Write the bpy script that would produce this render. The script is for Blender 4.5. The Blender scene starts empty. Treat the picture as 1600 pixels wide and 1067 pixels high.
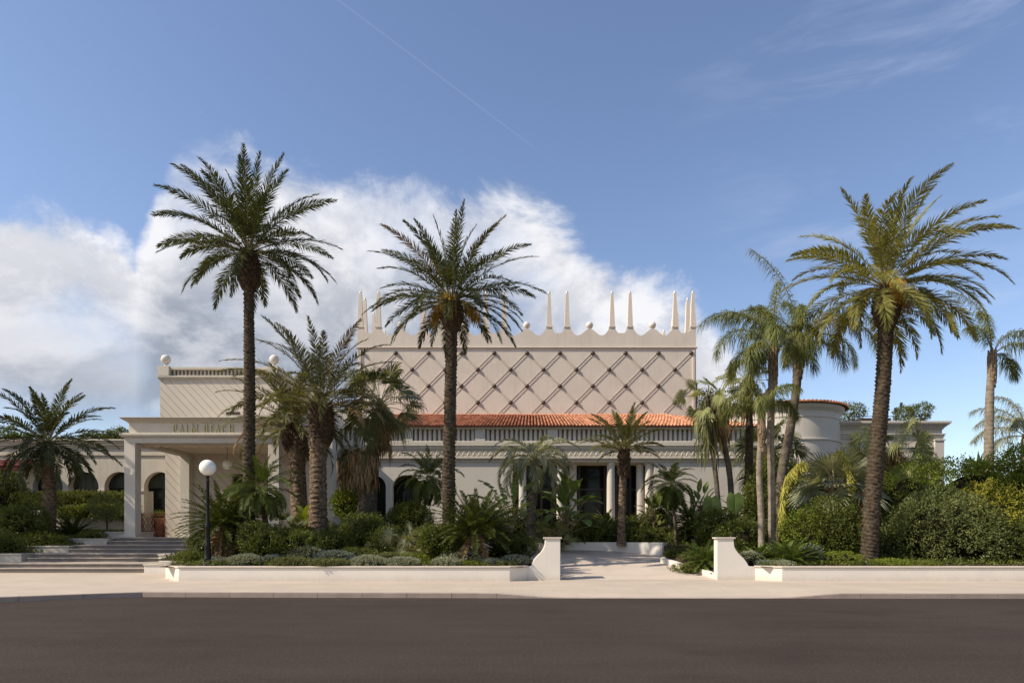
import bpy, math, random
import numpy as np
from mathutils import Vector
R = math.radians
sc = bpy.context.scene
COL = sc.collection

# ---------------------------------------------------------------- camera
EYE = 1.65; F = 1040.0; HOR = 837.0
cam_d = bpy.data.cameras.new('camera'); cam = bpy.data.objects.new('camera', cam_d); COL.objects.link(cam)
cam.location = (0, 0, EYE); cam.rotation_euler = (R(90), 0, 0)
cam_d.sensor_width = 36; cam_d.lens = F/1600*36; cam_d.shift_y = (HOR-533.5)/1600
cam_d.clip_end = 3000
sc.camera = cam
# ---------------------------------------------------------------- light
SUN_EL = 41.0; SUN_OFF = 18.5          # the sun stands to the left, a little in front of the facades
to_sun = Vector((-math.cos(R(SUN_OFF))*math.cos(R(SUN_EL)), -math.sin(R(SUN_OFF))*math.cos(R(SUN_EL)), math.sin(R(SUN_EL))))
sl = bpy.data.lights.new('sun', 'SUN'); sl.energy = 5.0; sl.angle = R(0.5); sl.color = (1.0, 0.90, 0.75)
so = bpy.data.objects.new('sun', sl); COL.objects.link(so)
so.rotation_euler = to_sun.to_track_quat('Z', 'Y').to_euler()
sc.view_settings.view_transform = 'Standard'; sc.view_settings.look = 'None'; sc.view_settings.gamma = 1
sc.view_settings.exposure = 0.24
sc.cycles.max_bounces = 6; sc.cycles.transparent_max_bounces = 6
# ---------------------------------------------------------------- node helpers
class NT:
    def __init__(s, nt): s.t = nt; s.n = nt.nodes; s.l = nt.links
    def new(s, typ, **kw):
        n = s.n.new(typ)
        for k, v in kw.items(): setattr(n, k, v)
        return n
    def put(s, sock, v):
        if isinstance(v, bpy.types.NodeSocket): s.l.new(v, sock)
        elif v is not None:
            if sock.type in ('RGBA',) and len(v) == 3: v = (*v, 1)
            sock.default_value = v
    def math(s, op, a, b=None, c=None, clamp=False):
        n = s.new('ShaderNodeMath', operation=op, use_clamp=clamp)
        for i, v in enumerate((a, b, c)):
            if v is not None: s.put(n.inputs[i], v)
        return n.outputs[0]
    def mix(s, f, a, b, mode='MIX'):
        n = s.new('ShaderNodeMix', data_type='RGBA', blend_type=mode)
        s.put(n.inputs['Factor'], f); s.put(n.inputs['A'], a); s.put(n.inputs['B'], b) if False else None
        s.put(n.inputs[0], f); s.put(n.inputs[6], a); s.put(n.inputs[7], b)
        return n.outputs[2]
    def noise(s, vec, scale, detail=4, rough=.55, dist=0):
        n = s.new('ShaderNodeTexNoise'); s.put(n.inputs['Vector'], vec)
        n.inputs['Scale'].default_value = scale; n.inputs['Detail'].default_value = detail
        n.inputs['Roughness'].default_value = rough; n.inputs['Distortion'].default_value = dist
        return n.outputs[0]
    def ramp(s, f, a, b, ca=0.0, cb=1.0, smooth=True):
        n = s.new('ShaderNodeMapRange', interpolation_type='SMOOTHSTEP' if smooth else 'LINEAR')
        s.put(n.inputs['Value'], f); n.inputs['From Min'].default_value = a; n.inputs['From Max'].default_value = b
        n.inputs['To Min'].default_value = ca; n.inputs['To Max'].default_value = cb
        return n.outputs[0]
    def mapping(s, vec, scale=(1,1,1), rot=(0,0,0), loc=(0,0,0)):
        n = s.new('ShaderNodeMapping'); s.put(n.inputs[0], vec)
        n.inputs['Scale'].default_value = scale; n.inputs['Rotation'].default_value = rot; n.inputs['Location'].default_value = loc
        return n.outputs[0]
# ---------------------------------------------------------------- world: Nishita sky with clouds
w = bpy.data.worlds.new('World'); sc.world = w; w.use_nodes = True
N = NT(w.node_tree)
for n in list(N.n): N.n.remove(n)
sky = N.new('ShaderNodeTexSky'); sky.sky_type = 'NISHITA'; sky.sun_disc = False
sky.sun_elevation = R(SUN_EL); sky.sun_rotation = math.atan2(to_sun.x, to_sun.y)
sky.air_density = 1.0; sky.dust_density = 0.6; sky.ozone_density = 2.0
geo = N.new('ShaderNodeTexCoord'); D = geo.outputs['Generated']
sep = N.new('ShaderNodeSeparateXYZ'); N.l.new(D, sep.inputs[0]); dx, dy, dz = sep.outputs
phi = N.math('ARCTAN2', dx, dy)
hyp = N.math('SQRT', N.math('ADD', N.math('MULTIPLY', dx, dx), N.math('MULTIPLY', dy, dy)))
el = N.math('DIVIDE', dz, N.math('MAXIMUM', hyp, 0.02))
cmb = N.new('ShaderNodeCombineXYZ'); N.l.new(phi, cmb.inputs[0]); N.l.new(N.math('MULTIPLY', el, 1.25), cmb.inputs[1]); pe = cmb.outputs[0]
# height of the top edge of the cloud bank over the azimuth
fc = N.new('ShaderNodeFloatCurve')
tp = N.math('MULTIPLY_ADD', phi, 1/(2*math.pi), 0.5); N.put(fc.inputs['Value'], tp)
def PHI(px): return math.atan((px-800)/F)
def ELV(px, py): return (HOR-py)/F*math.cos(PHI(px))
pts = [(-40,340),(0,318),(95,335),(180,372),(225,400),(245,275),(285,235),(350,245),(420,262),(520,285),(640,290),(760,300),(830,315),(880,350),(930,395),(1000,425),(1060,445),(1120,500),(1200,600),(1400,800)]
cp = fc.mapping.curves[0].points
cp[0].location = (0, 0.45); cp[1].location = (1, 0.45)
for px, py in pts: cp.new(PHI(px)/(2*math.pi)+.5, ELV(px, py))
cp.new(0.30, 0.4); cp.new(.72, 0.0); cp.new(.85, .3)
for p_ in cp: p_.handle_type = 'AUTO_CLAMPED'
fc.mapping.update()
top = fc.outputs[0]
n1 = N.noise(pe, 4.6, 9, .62, .35); n2 = N.noise(N.mapping(pe, loc=(3.1, 1.7, 0)), 2.4, 7, .58, .4)
n1b = N.noise(N.mapping(pe, loc=(.05, -.045, 0)), 4.6, 9, .62, .35)
dtop = N.math('SUBTRACT', top, el)
edge = N.math('ADD', dtop, N.math('MULTIPLY', N.math('SUBTRACT', n1, .5), .26))
mask = N.ramp(edge, -.012, .046)
mask = N.math('MULTIPLY', mask, N.ramp(N.math('ADD', n2, N.math('MULTIPLY', dtop, -.12)), .30, .50, .42, 1))
mask = N.math('MULTIPLY', mask, N.ramp(el, .13, .20, .28, 1))
wis = N.noise(N.mapping(pe, scale=(1.0, 2.6, 1), rot=(0, 0, R(-38)), loc=(.4, .2, 0)), 3.0, 8, .62, .6)
wisp = N.math('MULTIPLY', N.ramp(wis, .45, .78, 0, .42), N.ramp(phi, .18, .52))
wis2 = N.noise(N.mapping(pe, loc=(7.3, 2.0, 0)), 7, 7, .6, .5)
puff = N.math('MULTIPLY', N.ramp(wis2, .60, .70, 0, .5), N.math('MULTIPLY', N.ramp(N.math('ABSOLUTE', N.math('ADD', dtop, .05)), .0, .06, 1, 0), N.ramp(phi, -.42, -.15, 1, 0)))
shade = N.ramp(N.math('SUBTRACT', n1, n1b), -.09, .13)
deep = N.ramp(edge, .03, .27)
lit = N.math('SUBTRACT', N.math('MULTIPLY_ADD', shade, .5, .62), N.math('MULTIPLY', deep, .68), clamp=True)
ccol = N.mix(lit, (.29, .325, .395), (.80, .80, .83))
ccol = N.mix(N.ramp(el, 0, .16, .5, 0), ccol, (.43, .50, .63))
wcol = (.52, .60, .78)
# contrail: a thin line along a great circle
def dirv(px, py): return Vector(((px-800)/F, 1, (HOR-py)/F)).normalized()
cn = dirv(528, 0).cross(dirv(800, 205)).normalized(); cm = dirv(650, 85)
def dot(v):
    n = N.new('ShaderNodeVectorMath', operation='DOT_PRODUCT'); N.l.new(D, n.inputs[0]); n.inputs[1].default_value = v; return n.outputs['Value']
trail = N.math('MULTIPLY', N.ramp(N.math('ABSOLUTE', dot(cn)), .0002, .0014, .06, 0), N.ramp(dot(cm), .972, .998))
skc = N.mix(1.0, sky.outputs[0], (.15, .15, .15), 'MULTIPLY')
hue = N.new('ShaderNodeHueSaturation'); hue.inputs['Saturation'].default_value = .98; hue.inputs['Hue'].default_value = .506; N.l.new(skc, hue.inputs['Color'])
c1 = N.mix(mask, hue.outputs[0], ccol)
c2 = N.mix(wisp, c1, wcol); c2 = N.mix(puff, c2, (.7, .73, .82)); c2 = N.mix(trail, c2, (.7, .76, .9))
bg = N.new('ShaderNodeBackground'); N.l.new(c2, bg.inputs['Color']); bg.inputs['Strength'].default_value = 1.0
out = N.new('ShaderNodeOutputWorld'); N.l.new(bg.outputs[0], out.inputs[0])

# ---------------------------------------------------------------- materials
def mat(name, base, rough=.8, spec=.3, var=.0, vscale=3, var2=None, bump=0, bscale=40, metal=0, fn=None, island=0, streak=0):
    m = bpy.data.materials.new(name); m.use_nodes = True; T = NT(m.node_tree)
    p = T.n['Principled BSDF']; p.inputs['Roughness'].default_value = rough; p.inputs['Metallic'].default_value = metal
    p.inputs['Specular IOR Level'].default_value = spec
    g = T.new('ShaderNodeNewGeometry'); P = g.outputs['Position']
    c = None
    if var or var2:
        f = T.ramp(T.noise(P, vscale, 5, .6), .3, .7)
        b2 = var2 if var2 else tuple(x*(1-var) for x in base)
        c = T.mix(f, base, b2)
    if streak:
        f = T.ramp(T.noise(T.mapping(P, scale=(3, 3, .25)), 1.6, 6, .65), .45, .75, 0, streak)
        c = T.mix(f, c if c else base, tuple(x*.72 for x in base))
    if island:
        f = T.ramp(g.outputs['Random Per Island'], 0, 1, 1-island, 1+island*.6, False)
        cc = T.new('ShaderNodeCombineColor'); [T.l.new(f, cc.inputs[i]) for i in range(3)]
        c = T.mix(1.0, c if c else base, cc.outputs[0], 'MULTIPLY')
    if fn: c = fn(T, P, c if c else base, p)
    T.put(p.inputs['Base Color'], c if c is not None else base)
    if bump and not (fn and p.inputs['Normal'].is_linked):
        b = T.new('ShaderNodeBump'); b.inputs['Strength'].default_value = bump; b.inputs['Distance'].default_value = .02
        T.l.new(T.noise(P, bscale, 6, .65), b.inputs['Height']); T.l.new(b.outputs[0], p.inputs['Normal'])
    return m
def leafmat(name, a, b, rough=.5, trans=.28, spec=.22, cl=1.3):
    m = bpy.data.materials.new(name); m.use_nodes = True; T = NT(m.node_tree); p = T.n['Principled BSDF']
    g = T.new('ShaderNodeNewGeometry')
    f = T.math('ADD', T.math('MULTIPLY', g.outputs['Random Per Island'], .55), T.math('MULTIPLY', T.ramp(T.noise(g.outputs['Position'], cl, 3), .35, .65), .45))
    c = T.mix(f, a, b)
    T.l.new(c, p.inputs['Base Color']); p.inputs['Roughness'].default_value = rough; p.inputs['Specular IOR Level'].default_value = spec
    tr = T.new('ShaderNodeBsdfTranslucent'); T.l.new(T.mix(1.0, c, (1.3, 1.25, .55), 'MULTIPLY'), tr.inputs[0])
    ms = T.new('ShaderNodeMixShader'); ms.inputs[0].default_value = trans
    T.l.new(p.outputs[0], ms.inputs[1]); T.l.new(tr.outputs[0], ms.inputs[2]); T.l.new(ms.outputs[0], T.n['Material Output'].inputs[0])
    return m
def f_hatch(T, P, c, p):      # one family of slanting joints
    s = T.new('ShaderNodeSeparateXYZ'); T.l.new(P, s.inputs[0])
    v = T.math('ADD', T.math('MULTIPLY', s.outputs[0], 1.08), s.outputs[2])
    fr = T.math('FRACT', T.math('DIVIDE', v, .46))
    g = T.math('ABSOLUTE', T.math('SUBTRACT', fr, .5))
    line = T.ramp(g, .03, .055, 1, 0)
    b = T.new('ShaderNodeBump'); b.inputs['Strength'].default_value = .7; b.inputs['Distance'].default_value = .03
    T.l.new(T.math('SUBTRACT', T.math('MULTIPLY', T.noise(P, 50, 5), .2), line), b.inputs['Height']); T.l.new(b.outputs[0], p.inputs['Normal'])
    return T.mix(T.math('MULTIPLY', line, .5), c, (.24, .21, .19))
def f_road(T, P, c, p):
    st = T.noise(T.mapping(P, scale=(.12, 1.6, 1)), 1.2, 6, .6)
    c = T.mix(T.ramp(st, .35, .7, 0, .25), c, (.066, .052, .044))
    c = T.mix(T.ramp(T.noise(T.mapping(P, scale=(.05, 3.2, 1), loc=(4, 2, 0)), 1.1, 4, .5), .60, .74, 0, .22), c, (.085, .068, .06))
    c = T.mix(T.ramp(T.noise(P, 30, 4, .8), .53, .70, 0, .75), c, (.15, .122, .105))
    c = T.mix(T.ramp(T.noise(P, 19, 4, .8), .32, .46, .7, 0), c, (.016, .012, .012))
    c = T.mix(T.ramp(T.noise(T.mapping(P, scale=(.35, 1, 1), loc=(9, 3, 0)), .55, 5, .65), .52, .66, 0, .28), c, (.022, .017, .015))
    return c
def f_pave(T, P, c, p):
    s = T.new('ShaderNodeTexBrick'); s.inputs['Scale'].default_value = 1; s.offset = .5
    s.inputs['Brick Width'].default_value = 1.2; s.inputs['Row Height'].default_value = .6; s.inputs['Mortar Size'].default_value = .008
    T.l.new(P, s.inputs['Vector']); T.put(s.inputs['Color1'], (1, 1, 1)); T.put(s.inputs['Color2'], (.94, .93, .93)); T.put(s.inputs['Mortar'], (.74, .7, .66))
    c = T.mix(.75, c, T.mix(1.0, c, s.outputs[0], 'MULTIPLY'))
    c = T.mix(T.ramp(T.noise(T.mapping(P, scale=(.3, 1, 1)), .9, 6, .7), .5, .75, 0, .35), c, tuple(x*.8 for x in (.55, .45, .37)))
    return c
def f_plaster(T, P, c, p):
    s = T.new('ShaderNodeSeparateXYZ'); T.l.new(P, s.inputs[0])
    jf = T.math('ABSOLUTE', T.math('SUBTRACT', T.math('FRACT', T.math('DIVIDE', s.outputs[0], 2.35)), .5))
    c = T.mix(T.ramp(jf, .0015, .004, .18, 0), c, (.4, .34, .28))
    st = T.math('MULTIPLY', T.ramp(s.outputs[2], .10, .42, .75, 0), T.noise(P, 3, 5, .7))
    return T.mix(st, c, (.42, .33, .25))
M = {}
M['stucco'] = mat('stucco', (.59, .525, .43), .9, .15, var=.09, vscale=1.1, bump=.25, bscale=70, streak=.42)
M['hall'] = mat('hall_stucco', (.65, .565, .475), .9, .15, var=.08, vscale=.8, bump=.3, bscale=60, streak=.26)
M['pale'] = mat('pale_stucco', (.60, .545, .465), .85, .2, var=.06, vscale=1.4, bump=.2, bscale=60, streak=.2)
M['hatch'] = mat('grooved_stucco', (.60, .53, .44), .9, .15, var=.06, vscale=1.5, fn=f_hatch)
M['plaster'] = mat('white_plaster', (.72, .66, .58), .85, .2, var=.06, vscale=1.2, bump=.15, bscale=50, fn=f_plaster)
M['coping'] = mat('stone_coping', (.58, .50, .42), .8, .25, var=.12, vscale=3, bump=.3, bscale=40)
M['step'] = mat('shaded_step_stone', (.22, .185, .155), .8, .25, var=.18, vscale=2, bump=.3, bscale=40)  # tree shade put into the riser colour; darker copy of the tread stone
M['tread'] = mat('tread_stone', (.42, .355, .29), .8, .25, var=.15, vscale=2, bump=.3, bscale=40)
M['ceiling'] = mat('ceiling_paint', (.66, .56, .42), .9, .1)
M['pan'] = mat('tile_pan_shade', (.13, .03, .014), .85, .15, var=.3, vscale=4)  # pans coloured dark red for the shadow between the cover tiles
M['tile'] = mat('terracotta', (.60, .30, .175), .75, .25, var2=(.46, .19, .10), vscale=3, bump=.2, bscale=50, island=.4)
M['glass'] = mat('dark_glass', (.012, .013, .010), .08, .18)
M['frame'] = mat('dark_frame', (.05, .035, .03), .4, .4)
M['blind'] = mat('greenish_blind', (.055, .06, .045), .3, .3, var=.4, vscale=2)
M['groove_shade'] = mat('lattice_groove_shade', (.53, .455, .375), .9, .1, var=.12, vscale=6)  # strips between the lattice ridges, coloured darker to stand in for groove shade
M['curtain'] = mat('interior_panel', (.05, .045, .035), .7, .2, var=.5, vscale=.8)
M['stud'] = mat('bronze_stud', (.065, .045, .032), .5, .4, bump=.3, bscale=60)
M['gold'] = mat('brass_letter', (.50, .43, .22), .4, .5, metal=.4)
M['ball'] = mat('ball_plaster', (.68, .62, .55), .7, .3, var=.1, vscale=6)
M['globe'] = mat('opal_globe', (.86, .83, .76), .25, .5)
M['iron'] = mat('painted_iron', (.012, .013, .012), .45, .2, var=.4, vscale=20)
M['copper'] = mat('rusty_gate', (.22, .07, .035), .5, .4)
M['terrapot'] = mat('terracotta_pot', (.42, .2, .12), .8, .2, var=.2, vscale=5)
M['red'] = mat('red_canvas', (.085, .008, .010), .8, .2, var=.3, vscale=8)  # canvas red lowered to stand in for shade over the awning
M['pink'] = mat('pink_paint', (.26, .07, .075), .8, .2)
M['road'] = mat('asphalt', (.055, .041, .033), .9, .1, var=.25, vscale=.25, fn=f_road, bump=.4, bscale=90)
M['pave'] = mat('pavement_stone', (.50, .42, .335), .85, .2, var=.1, vscale=.6, fn=f_pave, bump=.15, bscale=50)
M['kerb'] = mat('kerb_stone', (.36, .28, .235), .85, .2, var=.2, vscale=2, bump=.3, bscale=30)
M['drive'] = mat('drive_stone', (.56, .47, .385), .85, .2, var=.1, vscale=.8, fn=f_pave, bump=.15, bscale=50)
M['soil'] = mat('soil', (.055, .038, .024), .95, .1, var=.5, vscale=4, bump=.8, bscale=20)
M['land'] = mat('land', (.12, .11, .08), .95, .1, var=.3, vscale=.1)
M['bark'] = mat('palm_bark', (.040, .030, .020), .95, .08, var2=(.105, .080, .055), vscale=9, bump=.9, bscale=24)
M['barkred'] = mat('red_palm_bark', (.055, .038, .025), .95, .08, var2=(.25, .18, .12), vscale=9, bump=.9, bscale=22)
M['barkpale'] = mat('ringed_palm_bark', (.17, .135, .10), .9, .15, var2=(.29, .24, .185), vscale=4, bump=.5, bscale=20)
M['barkgrey'] = mat('grey_palm_bark', (.15, .125, .095), .9, .1, var2=(.08, .063, .048), vscale=5, bump=.6, bscale=20)
M['sheath'] = mat('leaf_sheath', (.30, .215, .14), .85, .15, var2=(.13, .085, .055), vscale=7, island=.3)
M['boot'] = mat('leaf_base', (.13, .088, .055), .9, .1, var2=(.045, .028, .02), vscale=12, island=.35)
M['inner_shade'] = mat('inner_shade_fill', (.022, .020, .010), .95, .05, var=.4, vscale=12)  # near-black filler core, painted shade between the leaves of shrubs and trees
M['wood'] = mat('woody_stem', (.09, .065, .045), .9, .1, var=.3, vscale=10, bump=.5)
L = {}
L['date'] = leafmat('date_leaf', (.034, .045, .014), (.085, .092, .030))
L['date_rachis'] = mat('date_rachis', (.24, .20, .085), .5, .3, island=.3)
L['brown'] = leafmat('brown_leaf', (.14, .078, .03), (.33, .22, .10), trans=.15)
L['windy'] = leafmat('windy_leaf', (.10, .108, .022), (.33, .30, .09))
L['olive'] = leafmat('olive_leaf', (.075, .080, .026), (.20, .185, .075))
L['pygmy'] = leafmat('pygmy_leaf', (.045, .072, .012), (.145, .175, .035))
L['queen'] = leafmat('queen_leaf', (.07, .092, .022), (.22, .225, .065))
L['fan'] = leafmat('fan_leaf', (.055, .068, .022), (.155, .155, .06))
L['fanlight'] = leafmat('light_fan_leaf', (.15, .17, .06), (.34, .34, .14))
L['greyfan'] = leafmat('grey_fan_leaf', (.17, .18, .10), (.36, .36, .23))
L['cycad'] = leafmat('cycad_leaf', (.03, .045, .010), (.10, .115, .026), rough=.35)
L['cycadlight'] = leafmat('light_cycad_leaf', (.07, .11, .02), (.15, .20, .045), rough=.35)
L['paddle'] = leafmat('paddle_leaf', (.07, .12, .03), (.20, .27, .08), rough=.35, trans=.35)
L['dark'] = leafmat('dark_shrub_leaf', (.034, .052, .009), (.16, .18, .036), rough=.4)
L['mid'] = leafmat('mid_shrub_leaf', (.050, .070, .010), (.175, .19, .035))
L['bright'] = leafmat('bright_shrub_leaf', (.10, .14, .015), (.26, .29, .04))
L['yellow'] = leafmat('yellow_shrub_leaf', (.19, .20, .025), (.44, .38, .05))
L['greyleaf'] = leafmat('grey_shrub_leaf', (.06, .082, .022), (.23, .255, .09), rough=.5)
L['santolina'] = leafmat('santolina_leaf', (.21, .22, .135), (.38, .38, .25), rough=.8, trans=.1, spec=.15, cl=8)
L['thyme'] = leafmat('thyme_leaf', (.11, .12, .04), (.20, .20, .07), rough=.8, trans=.1, spec=.15, cl=8)
L['blue'] = leafmat('blue_grey_leaf', (.12, .145, .115), (.24, .27, .21), rough=.7, trans=.1, spec=.2, cl=6)
L['flower'] = leafmat('yellow_flower', (.32, .30, .05), (.50, .46, .10), rough=.8, trans=.2)
L['orange'] = leafmat('orange_fruit_stalk', (.38, .22, .03), (.55, .36, .06), rough=.7, trans=.1)

# ---------------------------------------------------------------- mesh helpers
def tag(o, label=None, cat=None, group=None, kind=None):
    if label: o['label'] = label
    if cat: o['category'] = cat
    if group: o['group'] = group
    if kind: o['kind'] = kind
    return o
ORG = {}
def thing(name, loc, label, cat, group=None):
    o = bpy.data.objects.new(name, None); COL.objects.link(o); o.location = loc; o.empty_display_size = .2
    ORG[o.name] = Vector(loc); return tag(o, label, cat, group)
class MB:
    def __init__(s): s.v = []; s.q = []; s.t = []; s.n = 0; s.poly = []
    def add(s, v, quads=None, tris=None, m=0, poly=None):
        v = np.asarray(v, float).reshape(-1, 3); b = s.n; s.v.append(v); s.n += len(v)
        if quads is not None and len(quads): s.q.append((np.asarray(quads, int).reshape(-1, 4)+b, m))
        if tris is not None and len(tris): s.t.append((np.asarray(tris, int).reshape(-1, 3)+b, m))
        if poly:
            for f in poly: s.poly.append(([i+b for i in f], m))
        return s
    def box(s, x0, x1, y0, y1, z0, z1, m=0):
        v = [(x0,y0,z0),(x1,y0,z0),(x1,y1,z0),(x0,y1,z0),(x0,y0,z1),(x1,y0,z1),(x1,y1,z1),(x0,y1,z1)]
        return s.add(v, [(0,3,2,1),(4,5,6,7),(0,1,5,4),(1,2,6,5),(2,3,7,6),(3,0,4,7)], m=m)
    def prism(s, poly, a0, a1, axis='y', m=0):      # polygon (u,z) extruded along y, or (x,y) along z, or (y,z) along x
        n = len(poly)
        f = {'y': lambda p, a: (p[0], a, p[1]), 'z': lambda p, a: (p[0], p[1], a), 'x': lambda p, a: (a, p[0], p[1])}[axis]
        v = [f(p, a0) for p in poly]+[f(p, a1) for p in poly]
        return s.add(v, [(i, (i+1) % n, n+(i+1) % n, n+i) for i in range(n)], m=m, poly=[list(range(n))[::-1], list(range(n, 2*n))])
    def lathe(s, prof, c, seg=24, m=0, a0=0, a1=2*math.pi):
        full = abs(a1-a0-2*math.pi) < 1e-6; k = seg if full else seg+1
        an = a0+(a1-a0)*np.arange(k)/seg
        v = np.array([[(c[0]+r*math.cos(a), c[1]+r*math.sin(a), z) for a in an] for r, z in prof]).reshape(-1, 3)
        q = [(j*k+i, j*k+(i+1) % k, (j+1)*k+(i+1) % k, (j+1)*k+i) for j in range(len(prof)-1) for i in range(k if full else k-1)]
        return s.add(v, q, m=m)
    def tube(s, pts, rad, seg=6, m=0):
        pts = np.asarray(pts, float); n = len(pts); rad = np.full(n, rad) if np.isscalar(rad) else np.asarray(rad)
        T = np.gradient(pts, axis=0); T /= np.linalg.norm(T, axis=1)[:, None]+1e-9
        ref = np.where(np.abs(T[:, 2:3]) < .9, np.array([[0, 0, 1.]]), np.array([[1., 0, 0]]))
        if np.ptp((np.abs(T[:, 2]) < .9).astype(int)): ref = np.tile(np.array([[.3, .9, .2]]), (n, 1))
        A = np.cross(T, ref); A /= np.linalg.norm(A, axis=1)[:, None]+1e-9; B = np.cross(T, A)
        an = np.arange(seg)*2*math.pi/seg
        v = pts[:, None]+rad[:, None, None]*(A[:, None]*np.cos(an)[None, :, None]+B[:, None]*np.sin(an)[None, :, None])
        q = [(j*seg+i, j*seg+(i+1) % seg, (j+1)*seg+(i+1) % seg, (j+1)*seg+i) for j in range(n-1) for i in range(seg)]
        return s.add(v, q, m=m, poly=[list(range(seg)), list(range((n-1)*seg, n*seg))])
    def ball(s, c, r, seg=20, m=0, sz=1.0):
        k = seg//2
        return s.lathe([(max(1e-4, r*math.sin(math.pi*j/k)), c[2]-r*sz*math.cos(math.pi*j/k)) for j in range(k+1)], c, seg, m)
    def build(s, name, mats, parent=None, smooth=False, org=None, **tags):
        me = bpy.data.meshes.new(name)
        V = np.concatenate(s.v) if s.v else np.zeros((0, 3))
        o3 = Vector((0, 0, 0))
        if parent is not None: o3 = ORG[parent.name]
        elif org is not None: o3 = Vector(org)
        V = V-np.array(o3)
        li, ls, mi = [], [], []; off = 0
        for arr, m in s.q: li.append(arr.ravel()); k = len(arr); ls.append(off+4*np.arange(k)); mi.append(np.full(k, m)); off += 4*k
        for arr, m in s.t: li.append(arr.ravel()); k = len(arr); ls.append(off+3*np.arange(k)); mi.append(np.full(k, m)); off += 3*k
        for f, m in s.poly: li.append(np.array(f)); ls.append(np.array([off])); mi.append(np.array([m])); off += len(f)
        li = np.concatenate(li).astype(np.int32); ls = np.concatenate(ls).astype(np.int32); mi = np.concatenate(mi).astype(np.int32)
        me.vertices.add(len(V)); me.vertices.foreach_set('co', V.astype(np.float32).ravel())
        me.loops.add(len(li)); me.loops.foreach_set('vertex_index', li)
        me.polygons.add(len(ls)); me.polygons.foreach_set('loop_start', ls)
        me.polygons.foreach_set('material_index', mi)
        me.polygons.foreach_set('use_smooth', np.full(len(ls), bool(smooth)))
        for m in (mats if isinstance(mats, (list, tuple)) else [mats]): me.materials.append(m)
        me.update(calc_edges=True); me.validate()
        o = bpy.data.objects.new(name, me); COL.objects.link(o)
        if parent is not None: o.parent = parent; ORG[o.name] = ORG[parent.name] if parent.parent is None or True else None
        else: o.location = o3; ORG[o.name] = o3
        return tag(o, tags.get('label'), tags.get('cat'), tags.get('group'), tags.get('kind'))
def copy_tree(o, delta, parent=None):
    c = o.copy(); COL.objects.link(c); c.parent = parent
    if parent is None: c.location = o.location+Vector(delta); ORG[c.name] = ORG[o.name]+Vector(delta)
    for ch in list(o.children): copy_tree(ch, delta, c)
    return c
def part_copy(o, delta):      # another instance of a part under the same thing
    c = o.copy(); COL.objects.link(c); c.parent = o.parent; c.location = o.location+Vector(delta)
    for ch in list(o.children):
        d = ch.copy(); COL.objects.link(d); d.parent = c
    return c
def PX(x, Y): return (x-800)*Y/F
def PZ(y, Y): return EYE+(HOR-y)*Y/F
def P3(x, y, Y): return (PX(x, Y), Y, PZ(y, Y))
def bevel(o, wd=.012, seg=2):
    b = o.modifiers.new('bevel', 'BEVEL'); b.width = wd; b.segments = seg; b.limit_method = 'ANGLE'; return o
# ================================================================ SETTING
def sheet(name, x0, x1, y0, y1, z, m, nx=1, ny=1, zf=None, keep=None, kind='structure'):
    xs = np.linspace(x0, x1, nx+1); ys = np.linspace(y0, y1, ny+1)
    XX, YY = np.meshgrid(xs, ys); ZZ = np.full_like(XX, z) if zf is None else np.vectorize(zf)(XX, YY)
    v = np.stack([XX, YY, ZZ], -1).reshape(-1, 3); q = []
    for j in range(ny):
        for i in range(nx):
            if keep is None or keep((xs[i]+xs[i+1])/2, (ys[j]+ys[j+1])/2):
                a = j*(nx+1)+i; q.append((a, a+1, a+nx+2, a+nx+1))
    return tag(MB().add(v, q).build(name, m, smooth=zf is not None), kind=kind)
def inpoly(x, y, P):
    c = False; n = len(P)
    for i in range(n):
        x1, y1 = P[i]; x2, y2 = P[(i+1) % n]
        if (y1 > y) != (y2 > y) and x < (x2-x1)*(y-y1)/(y2-y1)+x1: c = not c
    return c
def pdist(x, y, P):
    d = 1e9; n = len(P)
    for i in range(n):
        x1, y1 = P[i]; x2, y2 = P[(i+1) % n]; vx, vy = x2-x1, y2-y1
        t = max(0, min(1, ((x-x1)*vx+(y-y1)*vy)/(vx*vx+vy*vy))); d = min(d, math.hypot(x-x1-t*vx, y-y1-t*vy))
    return d
def sstep(a, b, x): t = max(0, min(1, (x-a)/(b-a))); return t*t*(3-2*t)
DRIVE = [(1.67, 22.9), (1.55, 23.6), (.9, 25.4), (.3, 27.0), (-2.5, 28.2), (-8, 28.6), (-8, 31.6), (-.5, 31.9), (1.2, 31.7), (2.4, 31.2), (3.6, 31.5), (4.8, 31.1), (6.0, 30.2), (6.75, 29.2), (6.6, 28.2), (6.12, 27.2), (6.92, 24.0), (7.05, 22.9)]
def drz(x, y): return .134+.104*max(0, y-23.0)
def gardenz(x, y):
    h = min(.60+.088*max(0, y-22.5), 1.36)
    if y > 31: h = min(1.36+.06*(y-31), 1.56)
    d = pdist(x, y, DRIVE)
    if y < 28.6: h = min(h, drz(x, y)+.16+.45*max(0, d-.1))
    return h
sheet('land', -900, 900, -300, 1500, -.05, M['land'])
sheet('road', -70, 90, -12, 18.3, 0, M['road'])
KL = [(-40, 4), (-20, 13), (PX(0, 16.55), 16.55), (PX(215, 18.02), 18.02), (-9.2, 17.95), (-3, 17.75), (1, 17.62), (9, 17.55), (30, 17.5), (90, 17.5)]
def kerby(x):
    for (a, b), (c, d) in zip(KL, KL[1:]):
        if a <= x <= c: return b+(d-b)*(x-a)/(c-a)
    return 17.5
def drop(x): return 1-(sstep(PX(755, 17.6), PX(880, 17.6), x)*(1-sstep(PX(1215, 17.6), PX(1320, 17.6), x)))*.93
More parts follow.
